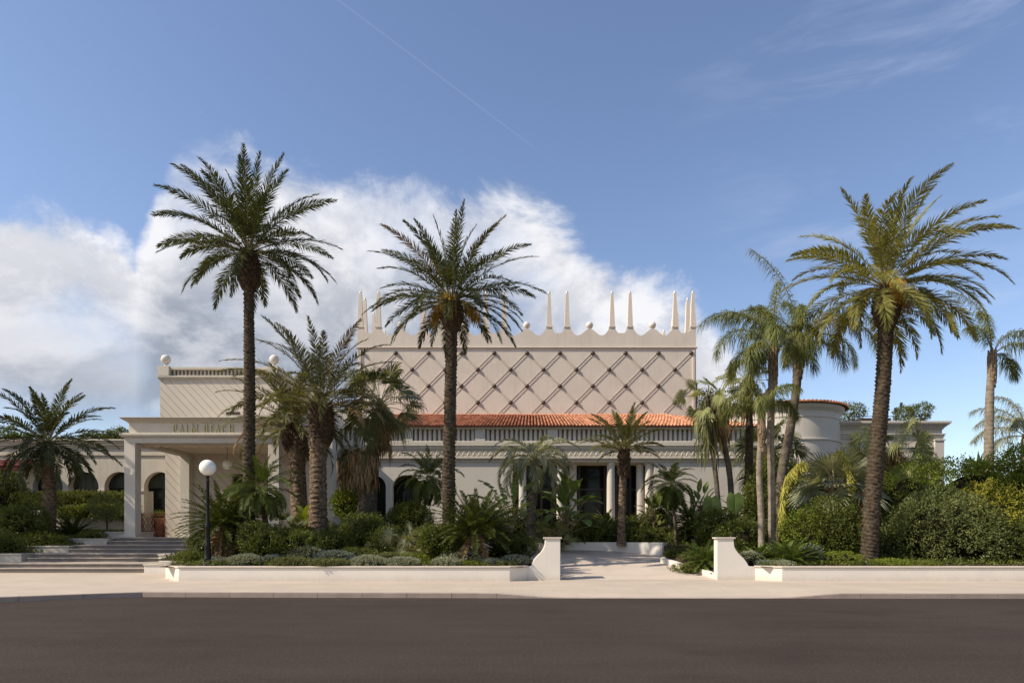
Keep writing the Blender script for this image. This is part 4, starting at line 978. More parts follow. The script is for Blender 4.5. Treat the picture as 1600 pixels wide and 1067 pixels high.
def shrub_mesh(mb, c, rad, rs, n=1500, ls=.07, per=7, m=0, amp=.25, box=0, core=None, asp=.42, deep=.35, hang=0, zmin=-.75, k=16, spiky=.5, cm=None):
    ncl = n//per; d = nrmz(rs.normal(size=(ncl*2, 3))); d = d[d[:, 2] > zmin][:ncl]; ncl = len(d)
    rr = lump(d, rs, k, amp)
    if box: q = 1/np.maximum(np.abs(d).max(1), 1e-6); rr = rr*(1-box+box*q)
    dep = 1-deep*rs.random(ncl)**2.2
    pos = d*(rr*dep)[:, None]*np.array(rad); o = nrmz(d/np.array(rad))
    o = np.repeat(o, per, 0); p = np.repeat(pos, per, 0)+rs.normal(0, ls*.55, (ncl*per, 3)); N_ = len(p)
    dr = nrmz(o*spiky+rs.normal(0, .55, (N_, 3))+UP*(.25-hang)); l = ls*rs.uniform(.6, 1.3, N_)
    nn = nrmz(np.cross(dr, rs.normal(size=(N_, 3)))); W = nn; Z = np.cross(dr, W)
    b = p; mid = p+dr*(l*.5)[:, None]; tip = p+dr*l[:, None]
    v = np.stack([b, mid+W*(l*asp*.5)[:, None]+Z*(l*.06)[:, None], tip, mid-W*(l*asp*.5)[:, None]+Z*(l*.06)[:, None]], 1).reshape(-1, 3)+np.array(c)
    i0 = 4*np.arange(N_); mb.add(v, np.stack([i0, i0+1, i0+2, i0+3], 1), m=m)
    if core is not None:
        kk = 14; v = []; 
        for j in range(kk+1):
            for i in range(2*kk): a = math.pi*i/kk; b_ = math.pi*j/kk-math.pi/2; v.append((math.cos(a)*math.cos(b_), math.sin(a)*math.cos(b_), math.sin(b_)))
        v = np.array(v); r2 = lump(v, np.random.RandomState(3), 6, amp*.5)
        if box: r2 = r2*(1-box+box/np.maximum(np.abs(v).max(1), 1e-6))
        v = v*r2[:, None]*np.array(rad)*core+np.array(c); mb.add(v, [(j*2*kk+i, j*2*kk+(i+1) % (2*kk), (j+1)*2*kk+(i+1) % (2*kk), (j+1)*2*kk+i) for j in range(kk) for i in range(2*kk)], m=m if cm is None else cm)
    return mb
def RS(s): return np.random.RandomState(s)
def gz(x, y): return gardenz(x, y) if x > -13.4 else leftz(x, y)

# ---------------------------------------------------------------- the tall date palms
def tall_palm(label, px, Y, pts, crown_px, seed, Lf, n, leafm, bark='bark', boot=(.30, .0), wind=0, el_lo=-38, nl=46, ll=.45, lw=.03, droop=1.0, az0=0, fruit=0, dry=0, bh=.9, V=.45, pw=.85, bn=120, blg=.14, group='tall date palms', name='date_palm', tk='scar', cell=.12, fall=.15, bw=.09, bl=.2, ring=0, spread=.22, el_hi=86, trn=.1, **kw):
    rs = RS(seed); x0, y0 = pts[0][0], pts[0][1]
    g = gz(PX(x0, Y), Y); P_ = [(PX(x, Y), Y+dy, max(PZ(y, Y), -9), r) for x, y, r, dy in pts]; P_[0] = (P_[0][0], P_[0][1], g-.1, P_[0][3])
    t = thing(name, (P_[0][0], Y, g), label, 'palm tree', group)
    mb = trunk(MB(), P_, tk, rs=rs, cell=cell, depth=trn); mb.build('trunk', M[bark], t, smooth=True)
    top = np.array(P_[-1][:3]); r = P_[-1][3]
    if bh: 
        mb = MB(); mb.lathe([(r*.9, top[2]-bh), (r+blg*.75, top[2]-bh*.72), (r+blg, top[2]-bh*.4), (r+blg*.8, top[2]-bh*.12), (r*.7, top[2]+.15), (.02, top[2]+.3)], top, 18)
        boots(mb, top-UP*bh*.98, top+UP*.12, r, r*.95, bn, rs, m=0, bulge=blg, ln=bl, wd=bw); mb.build('leaf_bases', M['boot'], t)
    mb = date_crown(top+UP*.05, n, Lf, rs, leafm and 86 or 86, el_lo, droop, ll, lw, nl, wind=wind, az0=az0, dry=dry, V=V, pw=pw, fall=fall, spread=spread, **kw)
    mb.build('crown', [L[leafm], L['date_rachis'], L['brown']], t)
    if fruit:
        mb = MB()
        for i in range(fruit):
            az = i*2.1+.4; e0 = .9; st = top+np.array([math.cos(az)*.2, math.sin(az)*.2, .1])
            for k in range(46):
                a2 = az+rs.normal(0, .18); L_ = rs.uniform(.6, 1.35); s = np.linspace(0, 1, 5); e = rs.uniform(.5, 1.0)-1.6*s
                q = st+np.stack([np.cos(a2)*np.cos(e)*s*L_, np.sin(a2)*np.cos(e)*s*L_, np.sin(e)*s*L_*.8], 1); mb.tube(q, .008, 3)
        mb.build('fruit_stalks', L['orange'], t)
    return t
YA = 24.9
tall_palm('tallest dark date palm rising before the porch beside the brass sign', 389, YA, [(389, 800, .245, 0), (389, 700, .22, 0), (390, 600, .205, 0), (389, 500, .185, 0), (389, 440, .185, 0), (389, 400, .2, 0)], None, 11, 3.25, 54, 'date', el_lo=-20, a0=58, a1=22, nl=98, ll=.58, lw=.036, bh=1.35, blg=.2, az0=.4, droop=.85, V=.3, trn=.26, cell=.14, bn=150)
YB = 24.7
tall_palm('slim date palm before the crowned hall with orange fruit stalks in its crown', 703, YB, [(702, 828, .25, 0), (701, 760, .24, 0), (703, 650, .225, 0), (705, 560, .215, 0), (706, 510, .21, 0), (706, 478, .22, 0)], None, 22, 3.1, 56, 'date', el_lo=-16, a0=58, a1=22, nl=92, ll=.5, lw=.034, bh=.95, blg=.17, fruit=6, az0=1.7, droop=.9, dry=.06, V=.3, trn=.26, cell=.13)
YC = 23.9
tall_palm('wind-blown date palm with a leaning trunk at the right of the roadside wall', 1358, YC, [(1358, 878, .32, 0), (1360, 820, .285, 0), (1368, 730, .27, 0), (1378, 620, .25, 0), (1383, 540, .25, 0), (1385, 456, .27, 0)], None, 33, 3.8, 56, 'windy', el_lo=-28, a0=56, a1=22, nl=105, ll=.62, lw=.038, bh=1.3, blg=.17, trn=.24, cell=.13, fruit=9, wind=.9, az0=.9, droop=.95, V=.3, pw=.8, bn=140)
tall_palm('short date palm with a dark trunk before the arcade windows', 76, 30.6, [(76, 838, .30, 0), (77, 780, .27, 0), (75, 730, .25, 0), (74, 698, .26, 0)], None, 44, 2.9, 50, 'date', el_lo=-42, nl=70, ll=.48, lw=.05, bh=.6, droop=1.0, trn=.25, cell=.13, group='shorter date palms in the beds', bark='barkred', V=.3, bn=80)
tall_palm('stout date palm with a swollen ringed trunk right of the porch', 497, 27.2, [(496, 845, .40, 0), (497, 780, .35, 0), (497, 715, .33, 0), (499, 690, .40, 0), (500, 664, .42, 0), (503, 640, .30, 0)], None, 55, 3.8, 40, 'olive', el_lo=8, nl=76, ll=.52, lw=.042, bh=1.5, blg=.14, az0=2.2, droop=1.15, group='shorter date palms in the beds', bark='barkred', tk='layer', cell=.15, bn=200, bw=.12, bl=.28, V=.4, pw=.7, trn=.16, dry=.12)
tall_palm('date palm with a rough brown trunk just behind the stout ringed one', 467, 29.2, [(470, 800, .40, 0), (466, 760, .35, 0), (464, 725, .36, 0), (465, 690, .42, 0), (458, 672, .3, 0)], None, 66, 3.1, 40, 'olive', el_lo=-10, nl=70, ll=.5, lw=.042, bh=1.0, blg=.12, az0=1.0, droop=1.25, group='shorter date palms in the beds', bark='barkred', tk='layer', cell=.15, bn=120, bw=.1, bl=.25, V=.4, dry=.15)
tall_palm('neat date palm with diamond-scarred trunk right of centre before the glazed colonnade', 970, 30.4, [(971, 842, .22, 0), (972, 790, .175, 0), (974, 740, .165, 0), (975, 706, .185, 0)], None, 77, 1.85, 36, 'olive', el_lo=5, nl=64, ll=.34, lw=.036, bh=1.2, blg=.05, droop=.75, trn=.3, group='shorter date palms in the beds', bark='barkred', bn=80, V=.35, pw=.7)
# grey-green butia
rs = RS(88); Y = 30.3; g = gz(PX(829, Y), Y)
t = thing('jelly_palm', (PX(829, Y), Y, g), 'grey-green feather palm with strongly arched leaves left of the glazed colonnade', 'palm tree', 'small palms in the beds')
P_ = [(PX(829, Y), Y, g-.1, .22), (PX(831, Y), Y, PZ(790, Y), .19), (PX(834, Y), Y, PZ(740, Y), .18), (PX(836, Y), Y, PZ(722, Y), .15)]
mb = trunk(MB(), P_, 'scar', rs=rs, cell=.14, depth=.22); boots(mb, (P_[1][0], Y, P_[1][2]), (P_[3][0], Y, P_[3][2]), .17, .14, 60, rs, bulge=.03, ln=.2, wd=.06); mb.build('trunk', M['barkgrey'], t, smooth=False)
mb = MB(); 
for i in range(32):
    f = (i+.5)/32; frond(mb, (P_[3][0], Y, P_[3][2]), i*2.4+.3, R(80-75*f), 2.4*rs.uniform(.85, 1.1), 1.9+.5*f, rs, nl=70, ll=.55, lw=.036, V=.75, fall=.45, dpow=1.1, twist=rs.normal(0, .3), pet=.22, rr=.02)
mb.build('crown', [L['greyfan'], L['date_rachis'], L['brown']], t)
# pygmy date palms
def pygmy(label, Y, base, topp, seed, Lf, n=44, lean=None, r=.085, mid=None, leafm='pygmy', ll=.3, el_lo=-40, droop=1.5, bark='barkgrey', bh=.35):
    rs = RS(seed); g = gz(PX(base[0], Y), Y); t = thing('pygmy_date_palm', (PX(base[0], Y), Y, g), label, 'palm tree', 'small palms in the beds')
    a = (PX(base[0], Y), Y, min(g-.05, PZ(base[1], Y)), r*1.1); c = (PX(topp[0], Y), Y, PZ(topp[1], Y), r)
    b = (a[0]*.5+c[0]*.5+(mid or 0), Y, a[2]*.5+c[2]*.5, r*.85)
    mb = trunk(MB(), [a, b, c], 'ring', rs=rs, cell=.07, depth=.12, seg=14); top = np.array(c[:3])
    mb.build('trunk', M[bark], t, smooth=True)
    mb = MB(); boots(mb, top-UP*bh, top, r, r*1.6, 40, rs, ln=.16, wd=.05, bulge=.06); mb.build('leaf_bases', M['boot'], t)
    date_crown(top, n, Lf, rs, 84, el_lo, droop, ll*1.15, .022, 84, spread=.08, V=.25, fall=.25, pet=.14, rr=.010).build('crown', [L[leafm], L['date_rachis'], L['brown']], t)
    return t
pygmy('feathery small palm on a slim leaning trunk before the dark arched openings', 28.6, (648, 838), (670, 752), 101, 1.45, mid=.05)
pygmy('feathery small palm with a shaggy trunk right of the globe street lamp', 24.6, (424, 818), (408, 770), 102, 1.4, r=.12, bark='bark', leafm='pygmy', bh=.6, droop=1.3)
pygmy('soft green small palm at the right side of the glazed colonnade', 30.2, (1056, 835), (1046, 762), 103, 1.35, leafm='pygmy', el_lo=-50, mid=.08)

# ---------------------------------------------------------------- fan palms
def fan_palm(label, Y, pts, seed, n, pl, Rf, leafm='fan', bark='barkgrey', el_lo=-60, sk=None, name='fan_palm', droop=.5, tipfall=.35, tk='ring', dead=.12, el_hi=82, nseg=26, spread=2.1, smb=None, group='fan palms', cell=.1, skm='brown', skr=.4, pw=1.0, az0=0, flare=.5, skn=500):
    rs = RS(seed); g = gz(PX(pts[0][0], Y), Y); P_ = [(PX(x, Y), Y, PZ(y, Y), r) for x, y, r in pts]; P_[0] = (*P_[0][:2], min(g-.1, P_[0][2]), P_[0][3])
    t = thing(name, (P_[0][0], Y, g), label, 'palm tree', group)
    if len(P_) > 1: trunk(MB(), P_, tk, rs=rs, cell=cell, depth=.1, seg=16).build('trunk', M[bark], t, smooth=True)
    top = np.array(P_[-1][:3])
    fan_crown(top, n, pl, Rf, rs, el_hi, el_lo, dead=dead, droop=droop, tipfall=tipfall, nseg=nseg, spread=spread, pw=pw, az0=az0).build('crown', [L[leafm], L['date_rachis'], L['brown']], t)
    if sk: mb = MB(); skirt(mb, top, skr, top[2]+.1, PZ(sk, Y), skn, rs, flare=flare); mb.build('dead_leaf_skirt', L[skm], t)
    return t
fan_palm('leafy dark fan palm with a long grey trunk left of the tiled roof', 29.6, [(583, 815, .16), (585, 750, .15), (590, 690, .16), (594, 628, .18)], 201, 34, 1.25, .95, sk=720, el_lo=-48, droop=.45, dead=.1, skr=.3, tipfall=.35, skn=220)
fan_palm('low fan palm wrapped in a thick brown mass of dead leaves right of the porch', 28.2, [(560, 815, .2), (566, 770, .17), (563, 735, .16), (560, 705, .17)], 202, 12, .5, .6, sk=765, el_lo=-10, dead=0, skr=1.0, flare=.9, skn=1500, bark='barkred', tk='scar', el_hi=60)
fan_palm('slender fan palm with a hanging dead leaf skirt nearest the roof end, leaning left', 29.6, [(1128, 815, .11), (1120, 760, .11), (1112, 690, .105), (1104, 618, .12)], 203, 11, .85, .62, leafm='fanlight', sk=730, skm='fan', el_lo=-75, dead=.1, skr=.26, bark='barkgrey', group='slim fan palms in the right bed', skn=110)
fan_palm('slender fan palm with a bulky brown skirt, second from the roof end', 29.9, [(1146, 815, .14), (1141, 750, .13), (1131, 690, .13), (1122, 622, .15)], 204, 16, .95, .68, leafm='fanlight', sk=705, el_lo=-60, dead=.15, skr=.42, group='slim fan palms in the right bed', skn=300)
fan_palm('dark-trunked fan palm with a reddish neck, third from the roof end', 30.4, [(1169, 815, .22), (1170, 740, .19), (1171, 660, .16), (1168, 590, .12)], 205, 14, .75, .66, leafm='fanlight', sk=660, el_lo=-25, dead=.1, skr=.2, group='slim fan palms in the right bed', bark='bark', skn=150, el_hi=86)
fan_palm('fan palm of long stiff leaves half hidden behind the queen palm trunks', 33.0, [(1196, 840, .2), (1198, 770, .2), (1200, 705, .2)], 206, 30, 1.1, 1.1, leafm='fan', el_lo=-45, dead=.15, group='fan palms', sk=745, skr=.5)
fan_palm('low blue-grey fan palm beside the flowering one before the right wing', 26.2, [(1303, 835, .2), (1303, 762, .2)], 207, 30, .8, 1.15, leafm='greyfan', el_lo=-35, el_hi=88, droop=.35, dead=.25, sk=808, skr=.55, group='fan palms', tipfall=.12, skn=260)
t = bpy.data.objects['fan_palm.%03d' % 6] if 'fan_palm.006' in bpy.data.objects else None
fan_palm('fan palm with pale yellow-green drooping leaves behind the wind-blown palm', 30.0, [(1398, 840, .2), (1398, 760, .2), (1396, 705, .2)], 208, 20, 1.15, .95, leafm='fanlight', el_lo=-50, dead=.2, group='fan palms', tipfall=.55, sk=770, skr=.4)
fan_palm('small silvery fan palm below the cornice corner of the right wing', 31.5, [(1441, 840, .15), (1444, 735, .15)], 209, 22, .5, .62, leafm='greyfan', el_lo=-30, dead=.05, group='fan palms')
fan_palm('dark green fan palm left of the pale one before the right wing', 31.0, [(1362, 840, .15), (1365, 712, .15)], 210, 20, 1.0, .8, leafm='fan', el_lo=-40, dead=.1, group='fan palms')
# hanging yellow flower stalks of the low fan palm
fp = [o for o in bpy.data.objects if o.get('label', '').startswith('low blue-grey fan palm')][0]; rs = RS(5); Y = 25.3
for pts in (((1303, 752), (1285, 728), (1256, 722), (1232, 742), (1222, 775), (1218, 815)), ((1303, 750), (1301, 722), (1308, 706), (1318, 712), (1326, 740), (1330, 772))):
    q = np.array(curvepts([(PX(x, Y), Y, PZ(y, Y)) for x, y in pts], 6)); mb = MB(); mb.tube(q, np.linspace(.025, .012, len(q)), 6, m=1)
    for i in range(len(q)*2//5, len(q)):
        for k in range(34):
            c = q[i]+rs.normal(0, .03, 3); d = nrmz(np.array([rs.normal(.25, .25), rs.normal(0, .3), -1])); ln = rs.uniform(.15, .42); mb.tube([c, c+d*ln*.5+rs.normal(0, .02, 3), c+d*ln], .015, 3, m=0)
    mb.build('flower_stalk', [L['flower'], L['date_rachis']], fp)

# ---------------------------------------------------------------- queen palms
def queen(label, Y, pts, seed, fr, bark='barkpale', nb=0, group='queen palms', ll=.62, name='queen_palm', leafm='queen', shaft=True, brown=.1):
    rs = RS(seed); P_ = [(PX(x, Y), Y, PZ(y, Y), r) for x, y, r in pts]; g = gz(P_[0][0], Y); P_[0] = (*P_[0][:2], min(g-.1, P_[0][2]), P_[0][3])
    t = thing(name, (P_[0][0], Y, g), label, 'palm tree', group)
    trunk(MB(), P_, 'ring', rs=rs, cell=.2, depth=.06, seg=18).build('trunk', M[bark], t, smooth=True)
    top = np.array(P_[-1][:3]); r = P_[-1][3]
    if shaft:
        mb = MB(); boots(mb, top-UP*1.2, top+UP*.1, r*.9, r, 34, rs, ln=.6, wd=.07, bulge=.04, up=1.6); mb.tube([top-UP*.2, top+UP*.6], [r*.9, r*.4], 10); mb.build('leaf_sheaths', M['sheath'], t)
    mb = MB()
    for az, el, Lk, dr in fr:
        frond(mb, top+UP*.25, R(az), R(el), Lk, R(dr), rs, nl=110, ll=ll*1.1, lw=.024, a0=70, a1=35, V=0, plume=1.2, pet=.2, fall=.75, rr=.028, dpow=1.3, jit=.25, ml=(2 if rs.random() < brown else 0), twist=0, tipk=.5)
        frond(mb, top+UP*.25, R(az), R(el), Lk, R(dr), rs, nl=110, ll=ll, lw=.024, a0=70, a1=35, V=.5, plume=1.2, pet=.2, fall=.8, rr=.02, dpow=1.3, jit=.25, ml=0, rach=False, tipk=.5)
    mb.build('crown', [L[leafm], L['date_rachis'], L['brown']], t); return t
queen('queen palm with a straight pale ringed trunk in the middle of the right cluster', 25.6, [(1206, 868, .16), (1206, 780, .14), (1204, 690, .135), (1206, 600, .14), (1208, 560, .12)], 301,
      [(174, 76, 3.7, 125), (150, 80, 3.2, 100), (60, 88, 3.4, 45), (100, 80, 3.0, 60), (20, 72, 3.0, 120), (185, 60, 3.1, 150), (95, 88, 2.6, 60), (250, 60, 2.6, 140), (300, 45, 2.4, 140), (130, 40, 2.4, 130), (215, 30, 2.0, 120), (-20, 20, 1.9, 110), (200, -10, 1.6, 80)])
queen('queen palm with a shorter slim trunk just left of the straight pale one', 25.2, [(1190, 870, .13), (1189, 800, .12), (1186, 740, .11), (1188, 690, .10), (1190, 660, .08)], 302,
      [(100, 85, 2.2, 70), (180, 70, 2.2, 150), (10, 65, 2.0, 150), (250, 60, 2.0, 150), (300, 75, 2.2, 120), (140, 60, 2.0, 140)], ll=.5)
queen('tall queen palm with a leaning grey trunk and feathery crown beside the round tower', 28.2, [(1212, 850, .22), (1222, 740, .2), (1233, 680, .19), (1244, 610, .175), (1246, 565, .19), (1247, 548, .16)], 303,
      [(160, 88, 4.9, 50), (10, 66, 4.6, 115), (-5, 55, 4.2, 140), (175, 70, 4.0, 125), (5, 40, 3.3, 130), (185, 50, 3.0, 120), (90, 84, 2.9, 60), (-30, 10, 2.4, 100), (160, 20, 2.2, 110), (250, 65, 3.3, 130), (300, 55, 3.2, 130), (60, 50, 3, 120), (120, 60, 3.0, 120), (230, 0, 2.0, 80)], bark='barkgrey')
queen('lone queen palm with a sparse crown standing behind the hedge at the right', 30.0, [(1544, 790, .23), (1545, 715, .2), (1546, 640, .18), (1548, 590, .15), (1550, 564, .13)], 304,
      [(115, 88, 4.3, 62), (70, 84, 3.4, 70), (5, 66, 3.0, 110), (-15, 45, 2.4, 120), (20, 20, 2.0, 110), (200, 80, 2.3, 110)], brown=.4)
queen('queen palm cut by the right edge of the picture', 32.0, [(1600, 790, .2), (1602, 720, .2), (1604, 690, .16)], 305,
      [(175, 60, 2.8, 110), (185, 30, 3.0, 80), (100, 84, 3.0, 70), (150, 75, 3.0, 100), (220, 50, 2.6, 100), (10, 60, 2.6, 120), (190, 5, 2.6, 60)], leafm='greyfan', ll=.55)

# ---------------------------------------------------------------- cycads
def cycad(label, px, py, Y, seed, Lf, n=60, leafm='cycad', el_lo=-12, trunk_px=None, ll=.17, droop=.8, dead=0, el_hi=82, V=.35, nl=56, group='cycads in the beds', r=.2, cen=None):
    rs = RS(seed); x = PX(px, Y); g = gz(x, Y); t = thing('cycad', (x, Y, g), label, 'cycad', group); zt_ = PZ(py, Y)
    mb = trunk(MB(), [(x, Y, g-.1, r*1.1), (x, Y, (g+zt_)/2, r), (x, Y, max(zt_, g+.1), r*.8)], 'scar', rs=rs, cell=.07, depth=.25, seg=20, rowh=.02); mb.build('trunk', M['barkred'], t, smooth=True)
    mb = MB()
    for i in range(n):
        f = (i+.5)/n; az = i*2.39996+rs.normal(0, .1); el = R(el_hi+(el_lo-el_hi)*f**.8); dl = f > 1-dead
        frond(mb, (x+.1*math.cos(az), Y+.1*math.sin(az), zt_), az, el-(.5 if dl else 0), Lf*rs.uniform(.85, 1.08), droop*(.5+.5*math.cos(el))*rs.uniform(.7, 1.2), rs, nl=nl, ll=ll*1.2, lw=.034, a0=62, a1=45, V=V, pet=.12, fall=.06, rr=.014, jit=.03, ml=(2 if dl else 0), tipk=.35, dpow=1.2)
    mb.build('crown', [L[leafm], L['date_rachis'] if leafm != 'cycad' else L['cycad'], L['brown']], t); return t
cycad('large shaggy cycad with browning lower leaves behind the globe street lamp', 350, 820, 24.9, 401, 1.75, 100, dead=.16, ll=.21, el_lo=-35)
cycad('large dark cycad on a thick red-brown trunk left of the drive opening', 744, 832, 24.0, 402, 1.75, 100, r=.24, ll=.2, el_lo=-8, dead=.05)
cycad('smaller dark cycad at the foot of the large red-trunked one', 786, 868, 24.3, 403, .95, 50, ll=.16)
cycad('dark cycad spreading low under the short palm left of the steps', 112, 838, 31.2, 404, 1.15, 46, ll=.16)
cycad('bright yellow-green cycad between the drive kerb and the right gate pier', 1102, 878, 24.6, 405, .95, 52, leafm='cycadlight', ll=.15, el_hi=75)
cycad('broad green cycad just behind the wall right of the right gate pier', 1232, 878, 23.6, 406, 1.05, 64, leafm='cycadlight', ll=.16, el_hi=75, el_lo=-5)
cycad('small green cycad between the right gate pier and the broad one', 1183, 876, 24.2, 407, .85, 40, leafm='cycadlight', ll=.14, el_hi=70)
cycad('dark cycad in the bed behind the bright curved planter wall', 1088, 836, 30.6, 408, 1.1, 44, ll=.15)
cycad('light green cycad behind the dark one under the bird-of-paradise plant', 1078, 812, 31.8, 409, 1.2, 40, leafm='cycadlight', ll=.15, el_hi=84)

# ---------------------------------------------------------------- low fan clumps, yuccas, broad leaves
def clump(label, px, py, Y, seed, n, pl, Rf, leafm='fan', group='low fan palm clumps', el_lo=0):
    rs = RS(seed); x = PX(px, Y); g = gz(x, Y); t = thing('dwarf_fan_palm', (x, Y, g), label, 'plant', group); mb = MB()
    for i in range(n):
        az = i*2.4; f = (i+.5)/n; b = (x+rs.normal(0, .25), Y+rs.normal(0, .2), g+rs.uniform(0, .35)); fan_leaf(mb, b, az, R(85-(85-el_lo)*f), pl*rs.uniform(.6, 1.2), Rf*rs.uniform(.8, 1.1), rs, nseg=16, spread=1.6, droop=.4, fold=.35, tipfall=.12, solid=.35)
    mb.build('leaves', [L[leafm], L['date_rachis'], L['brown']], t); return t
clump('tangle of narrow fan leaves right of the shaggy trunked small palm', 440, 820, 26.2, 501, 70, 1.1, .5)
clump('blue-green fan leaf clump at the foot of the slim leaning palm', 640, 850, 25.6, 502, 46, .8, .55, 'greyfan')
clump('green fan leaf clump just behind the mounds left of the large dark cycad', 662, 862, 24.8, 503, 26, .5, .5)
clump('spiky fan leaf clump beside the grey-green arched palm', 858, 820, 30.6, 504, 40, .7, .6, 'fanlight')
clump('fan leaf clump behind the yellow-green cycad of the drive', 1060, 835, 31.0, 505, 30, .7, .5)
clump('low fan leaf clump behind the stout ringed palm', 530, 845, 28.0, 506, 34, .9, .5)
def sword(label, px, Y, seed, n, ln, leafm='greyleaf', z=None, wd=.05, name='agave', group=None):
    rs = RS(seed); x = PX(px, Y); g = gz(x, Y) if z is None else z; mb = MB()
    for i in range(n):
        az = i*2.4; f = (i+.5)/n; el = R(85-75*f); d0 = np.array([math.cos(az)*math.cos(el), math.sin(az)*math.cos(el), math.sin(el)]); S = np.array([-math.sin(az), math.cos(az), 0]); l = ln*rs.uniform(.8, 1.1)
        b = np.array([x, Y, g]); s = np.linspace(0, 1, 6); c = b+d0*(s*l)[:, None]-UP*(s**2*l*.18)[:, None]; w_ = wd*np.array([.8, 1, 1, .85, .5, .02])
        v = np.concatenate([c-S*w_[:, None], c+S*w_[:, None]]); mb.add(v, [(j, j+1, 7+j, 6+j) for j in range(5)])
    t = mb.build(name, L[leafm], org=(x, Y, g)); return tag(t, label, 'plant', group)
sword('stiff agave rosette silhouetted on top of the right hedge', 1528, 28.5, 601, 40, 1.5, z=PZ(750, 28.5), wd=.07)
def broad(label, px, Y, seed, specs, name='bird_of_paradise', leafm='paddle', z=None, stem=True, torn=0, group='broad-leaved plants', cat='plant'):
    rs = RS(seed); x = PX(px, Y); g = gz(x, Y) if z is None else z; t = thing(name, (x, Y, g), label, cat, group); mb = MB()
    n, pl, bl, bw, lo, hz = specs
    for i in range(n):
        az = i*2.4+rs.normal(0, .2); f = (i+.5)/n; h = g+hz*rs.uniform(.2, 1) if hz else g
        paddle(mb, (x+rs.normal(0, .12), Y+rs.normal(0, .12), h), az, R(86-(86-lo)*f), pl*rs.uniform(.7, 1.15), bl*rs.uniform(.8, 1.15), bw*rs.uniform(.8, 1.15), rs, droop=.5+.9*f, torn=torn, rows=10)
    mb.build('leaves', [L[leafm], L['date_rachis']], t)
    if hz: trunk(MB(), [(x, Y, g-.1, .12), (x, Y, g+hz*.5, .11), (x, Y, g+hz, .1)], 'scar', rs=rs, cell=.1, depth=.25, seg=12).build('trunk', M['barkred'], t, smooth=True)
    return t
broad('bird-of-paradise plant with paddle leaves on a red-brown stem right of the soft green palm', 1094, 31.2, 701, (38, .8, .75, .15, -10, 1.7))
broad('tall glossy banana-like plant before the paired columns', 886, 30.9, 702, (36, 1.1, .9, .30, 15, 1.6), name='broad_leaf_plant')
broad('torn paddle leaves rising behind the large dark cycad', 796, 28.6, 703, (18, 1.5, 1.1, .2, 30, 1.0), torn=1, name='broad_leaf_plant')
broad('dark broad-leaved plant before the right part of the glazing', 1022, 32.0, 704, (34, .6, .5, .12, -10, 1.3), name='broad_leaf_plant', leafm='mid')
broad('bushy broad-leaved plant between the slim fan palm trunks', 1150, 31.4, 705, (34, .6, .55, .12, -10, 1.5), name='broad_leaf_plant', leafm='mid')
broad('single pale young leaf glowing left of the stout ringed palm', 478, 28.4, 706, (3, 1.0, .85, .2, 70, .6), name='broad_leaf_plant', leafm='bright')
broad('glossy broad-leaved plant under the left column of the glazed front', 944, 32.6, 707, (40, .5, .45, .12, -20, .9), name='broad_leaf_plant', leafm='mid')
# elephant ears
def heart(label, px, py, Y, seed, w_, h_, tilt):
    x = PX(px, Y); g = gz(x, Y); t = thing('elephant_ear_plant', (x, Y, g), label, 'plant', 'elephant ear leaves'); zc_ = PZ(py, Y); mb = MB(); n = 26; V_ = [(x, Y, zc_+h_*.32)]
    for i in range(n):
        a = 2*math.pi*i/n; rx = math.sin(a)*w_*(1-.1*math.cos(a)); rz = -math.cos(a)*h_*.55
        if math.cos(a) < -.6: rz -= .38*h_*max(0, 1-abs(math.sin(a))*2.2)
        tip = .3*h_ if i == 0 else 0
        V_.append((x+rx, Y-.18*abs(rx)+.25*(rz)*tilt, zc_+rz-tip-.25*abs(rx)))
    mb.add(V_, tris=[(0, 1+i, 1+(i+1) % n) for i in range(n)]); mb.build('leaf', L['paddle'], t)
    MB().tube(curvepts([(x, Y+.05, g), (x+.1, Y+.15, (g+zc_)/2), (x, Y+.02, zc_+h_*.32)], 5), .02, 5).build('stalk', L['date_rachis'], t)
heart('left of two big drooping elephant ear leaves behind the right gate pier', 1112, 788, 28.4, 1, .40, .95, .4)
heart('right of two big drooping elephant ear leaves behind the right gate pier', 1148, 783, 28.8, 2, .38, .95, .4)

# ---------------------------------------------------------------- shrubs
def shrub(label, px, py, rx, ry, Y, leafm, n, ls, seed, rz=None, name='shrub', cat='shrub', group='shrubs in the beds', dy=None, **kw):
    """centre pixel, half sizes in pixels of the photograph at distance Y"""
    k = Y/F; c = (PX(px, Y), Y, PZ(py, Y)); a = rx*k; b = ry*k; rs = RS(seed)
    kw['core'] = None if kw.get('core') is None else (kw['core'] if kw['core'] > .9 else .66); mb = shrub_mesh(MB(), c, (a, dy or min(a, 1.4)*.9, b), rs, n, ls*1.12, cm=1, **kw); ms = [L[leafm], M['inner_shade']]
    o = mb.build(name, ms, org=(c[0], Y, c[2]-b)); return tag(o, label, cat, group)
H = shrub
# right side hedge
H('large clipped dark green shrub left of the wind-blown palm trunk', 1296, 834, 62, 54, 25.2, 'dark', 17000, .085, 801, amp=.24, core=.8)
H('yellow-green shrub at the left shoulder of the clipped dark green one', 1262, 838, 34, 42, 25.0, 'bright', 5200, .075, 802, amp=.25, core=.7)
H('big silvery green shrub right of the wind-blown palm trunk', 1478, 832, 84, 62, 24.6, 'greyleaf', 20000, .085, 803, amp=.42, core=.8, spiky=.8)
H('tall yellow-green bush between the wind-blown palm and the right wing corner', 1415, 790, 50, 60, 26.6, 'bright', 9000, .075, 804, amp=.35, core=.7)
H('bush with yellow new leaves above the big silvery green shrub', 1532, 806, 52, 44, 25.2, 'yellow', 9000, .08, 805, amp=.4, core=.7)
H('wide mid-green bush crowning the right hedge below the lone queen palm', 1530, 780, 92, 60, 28.0, 'bright', 18000, .1, 806, amp=.45, core=.8)
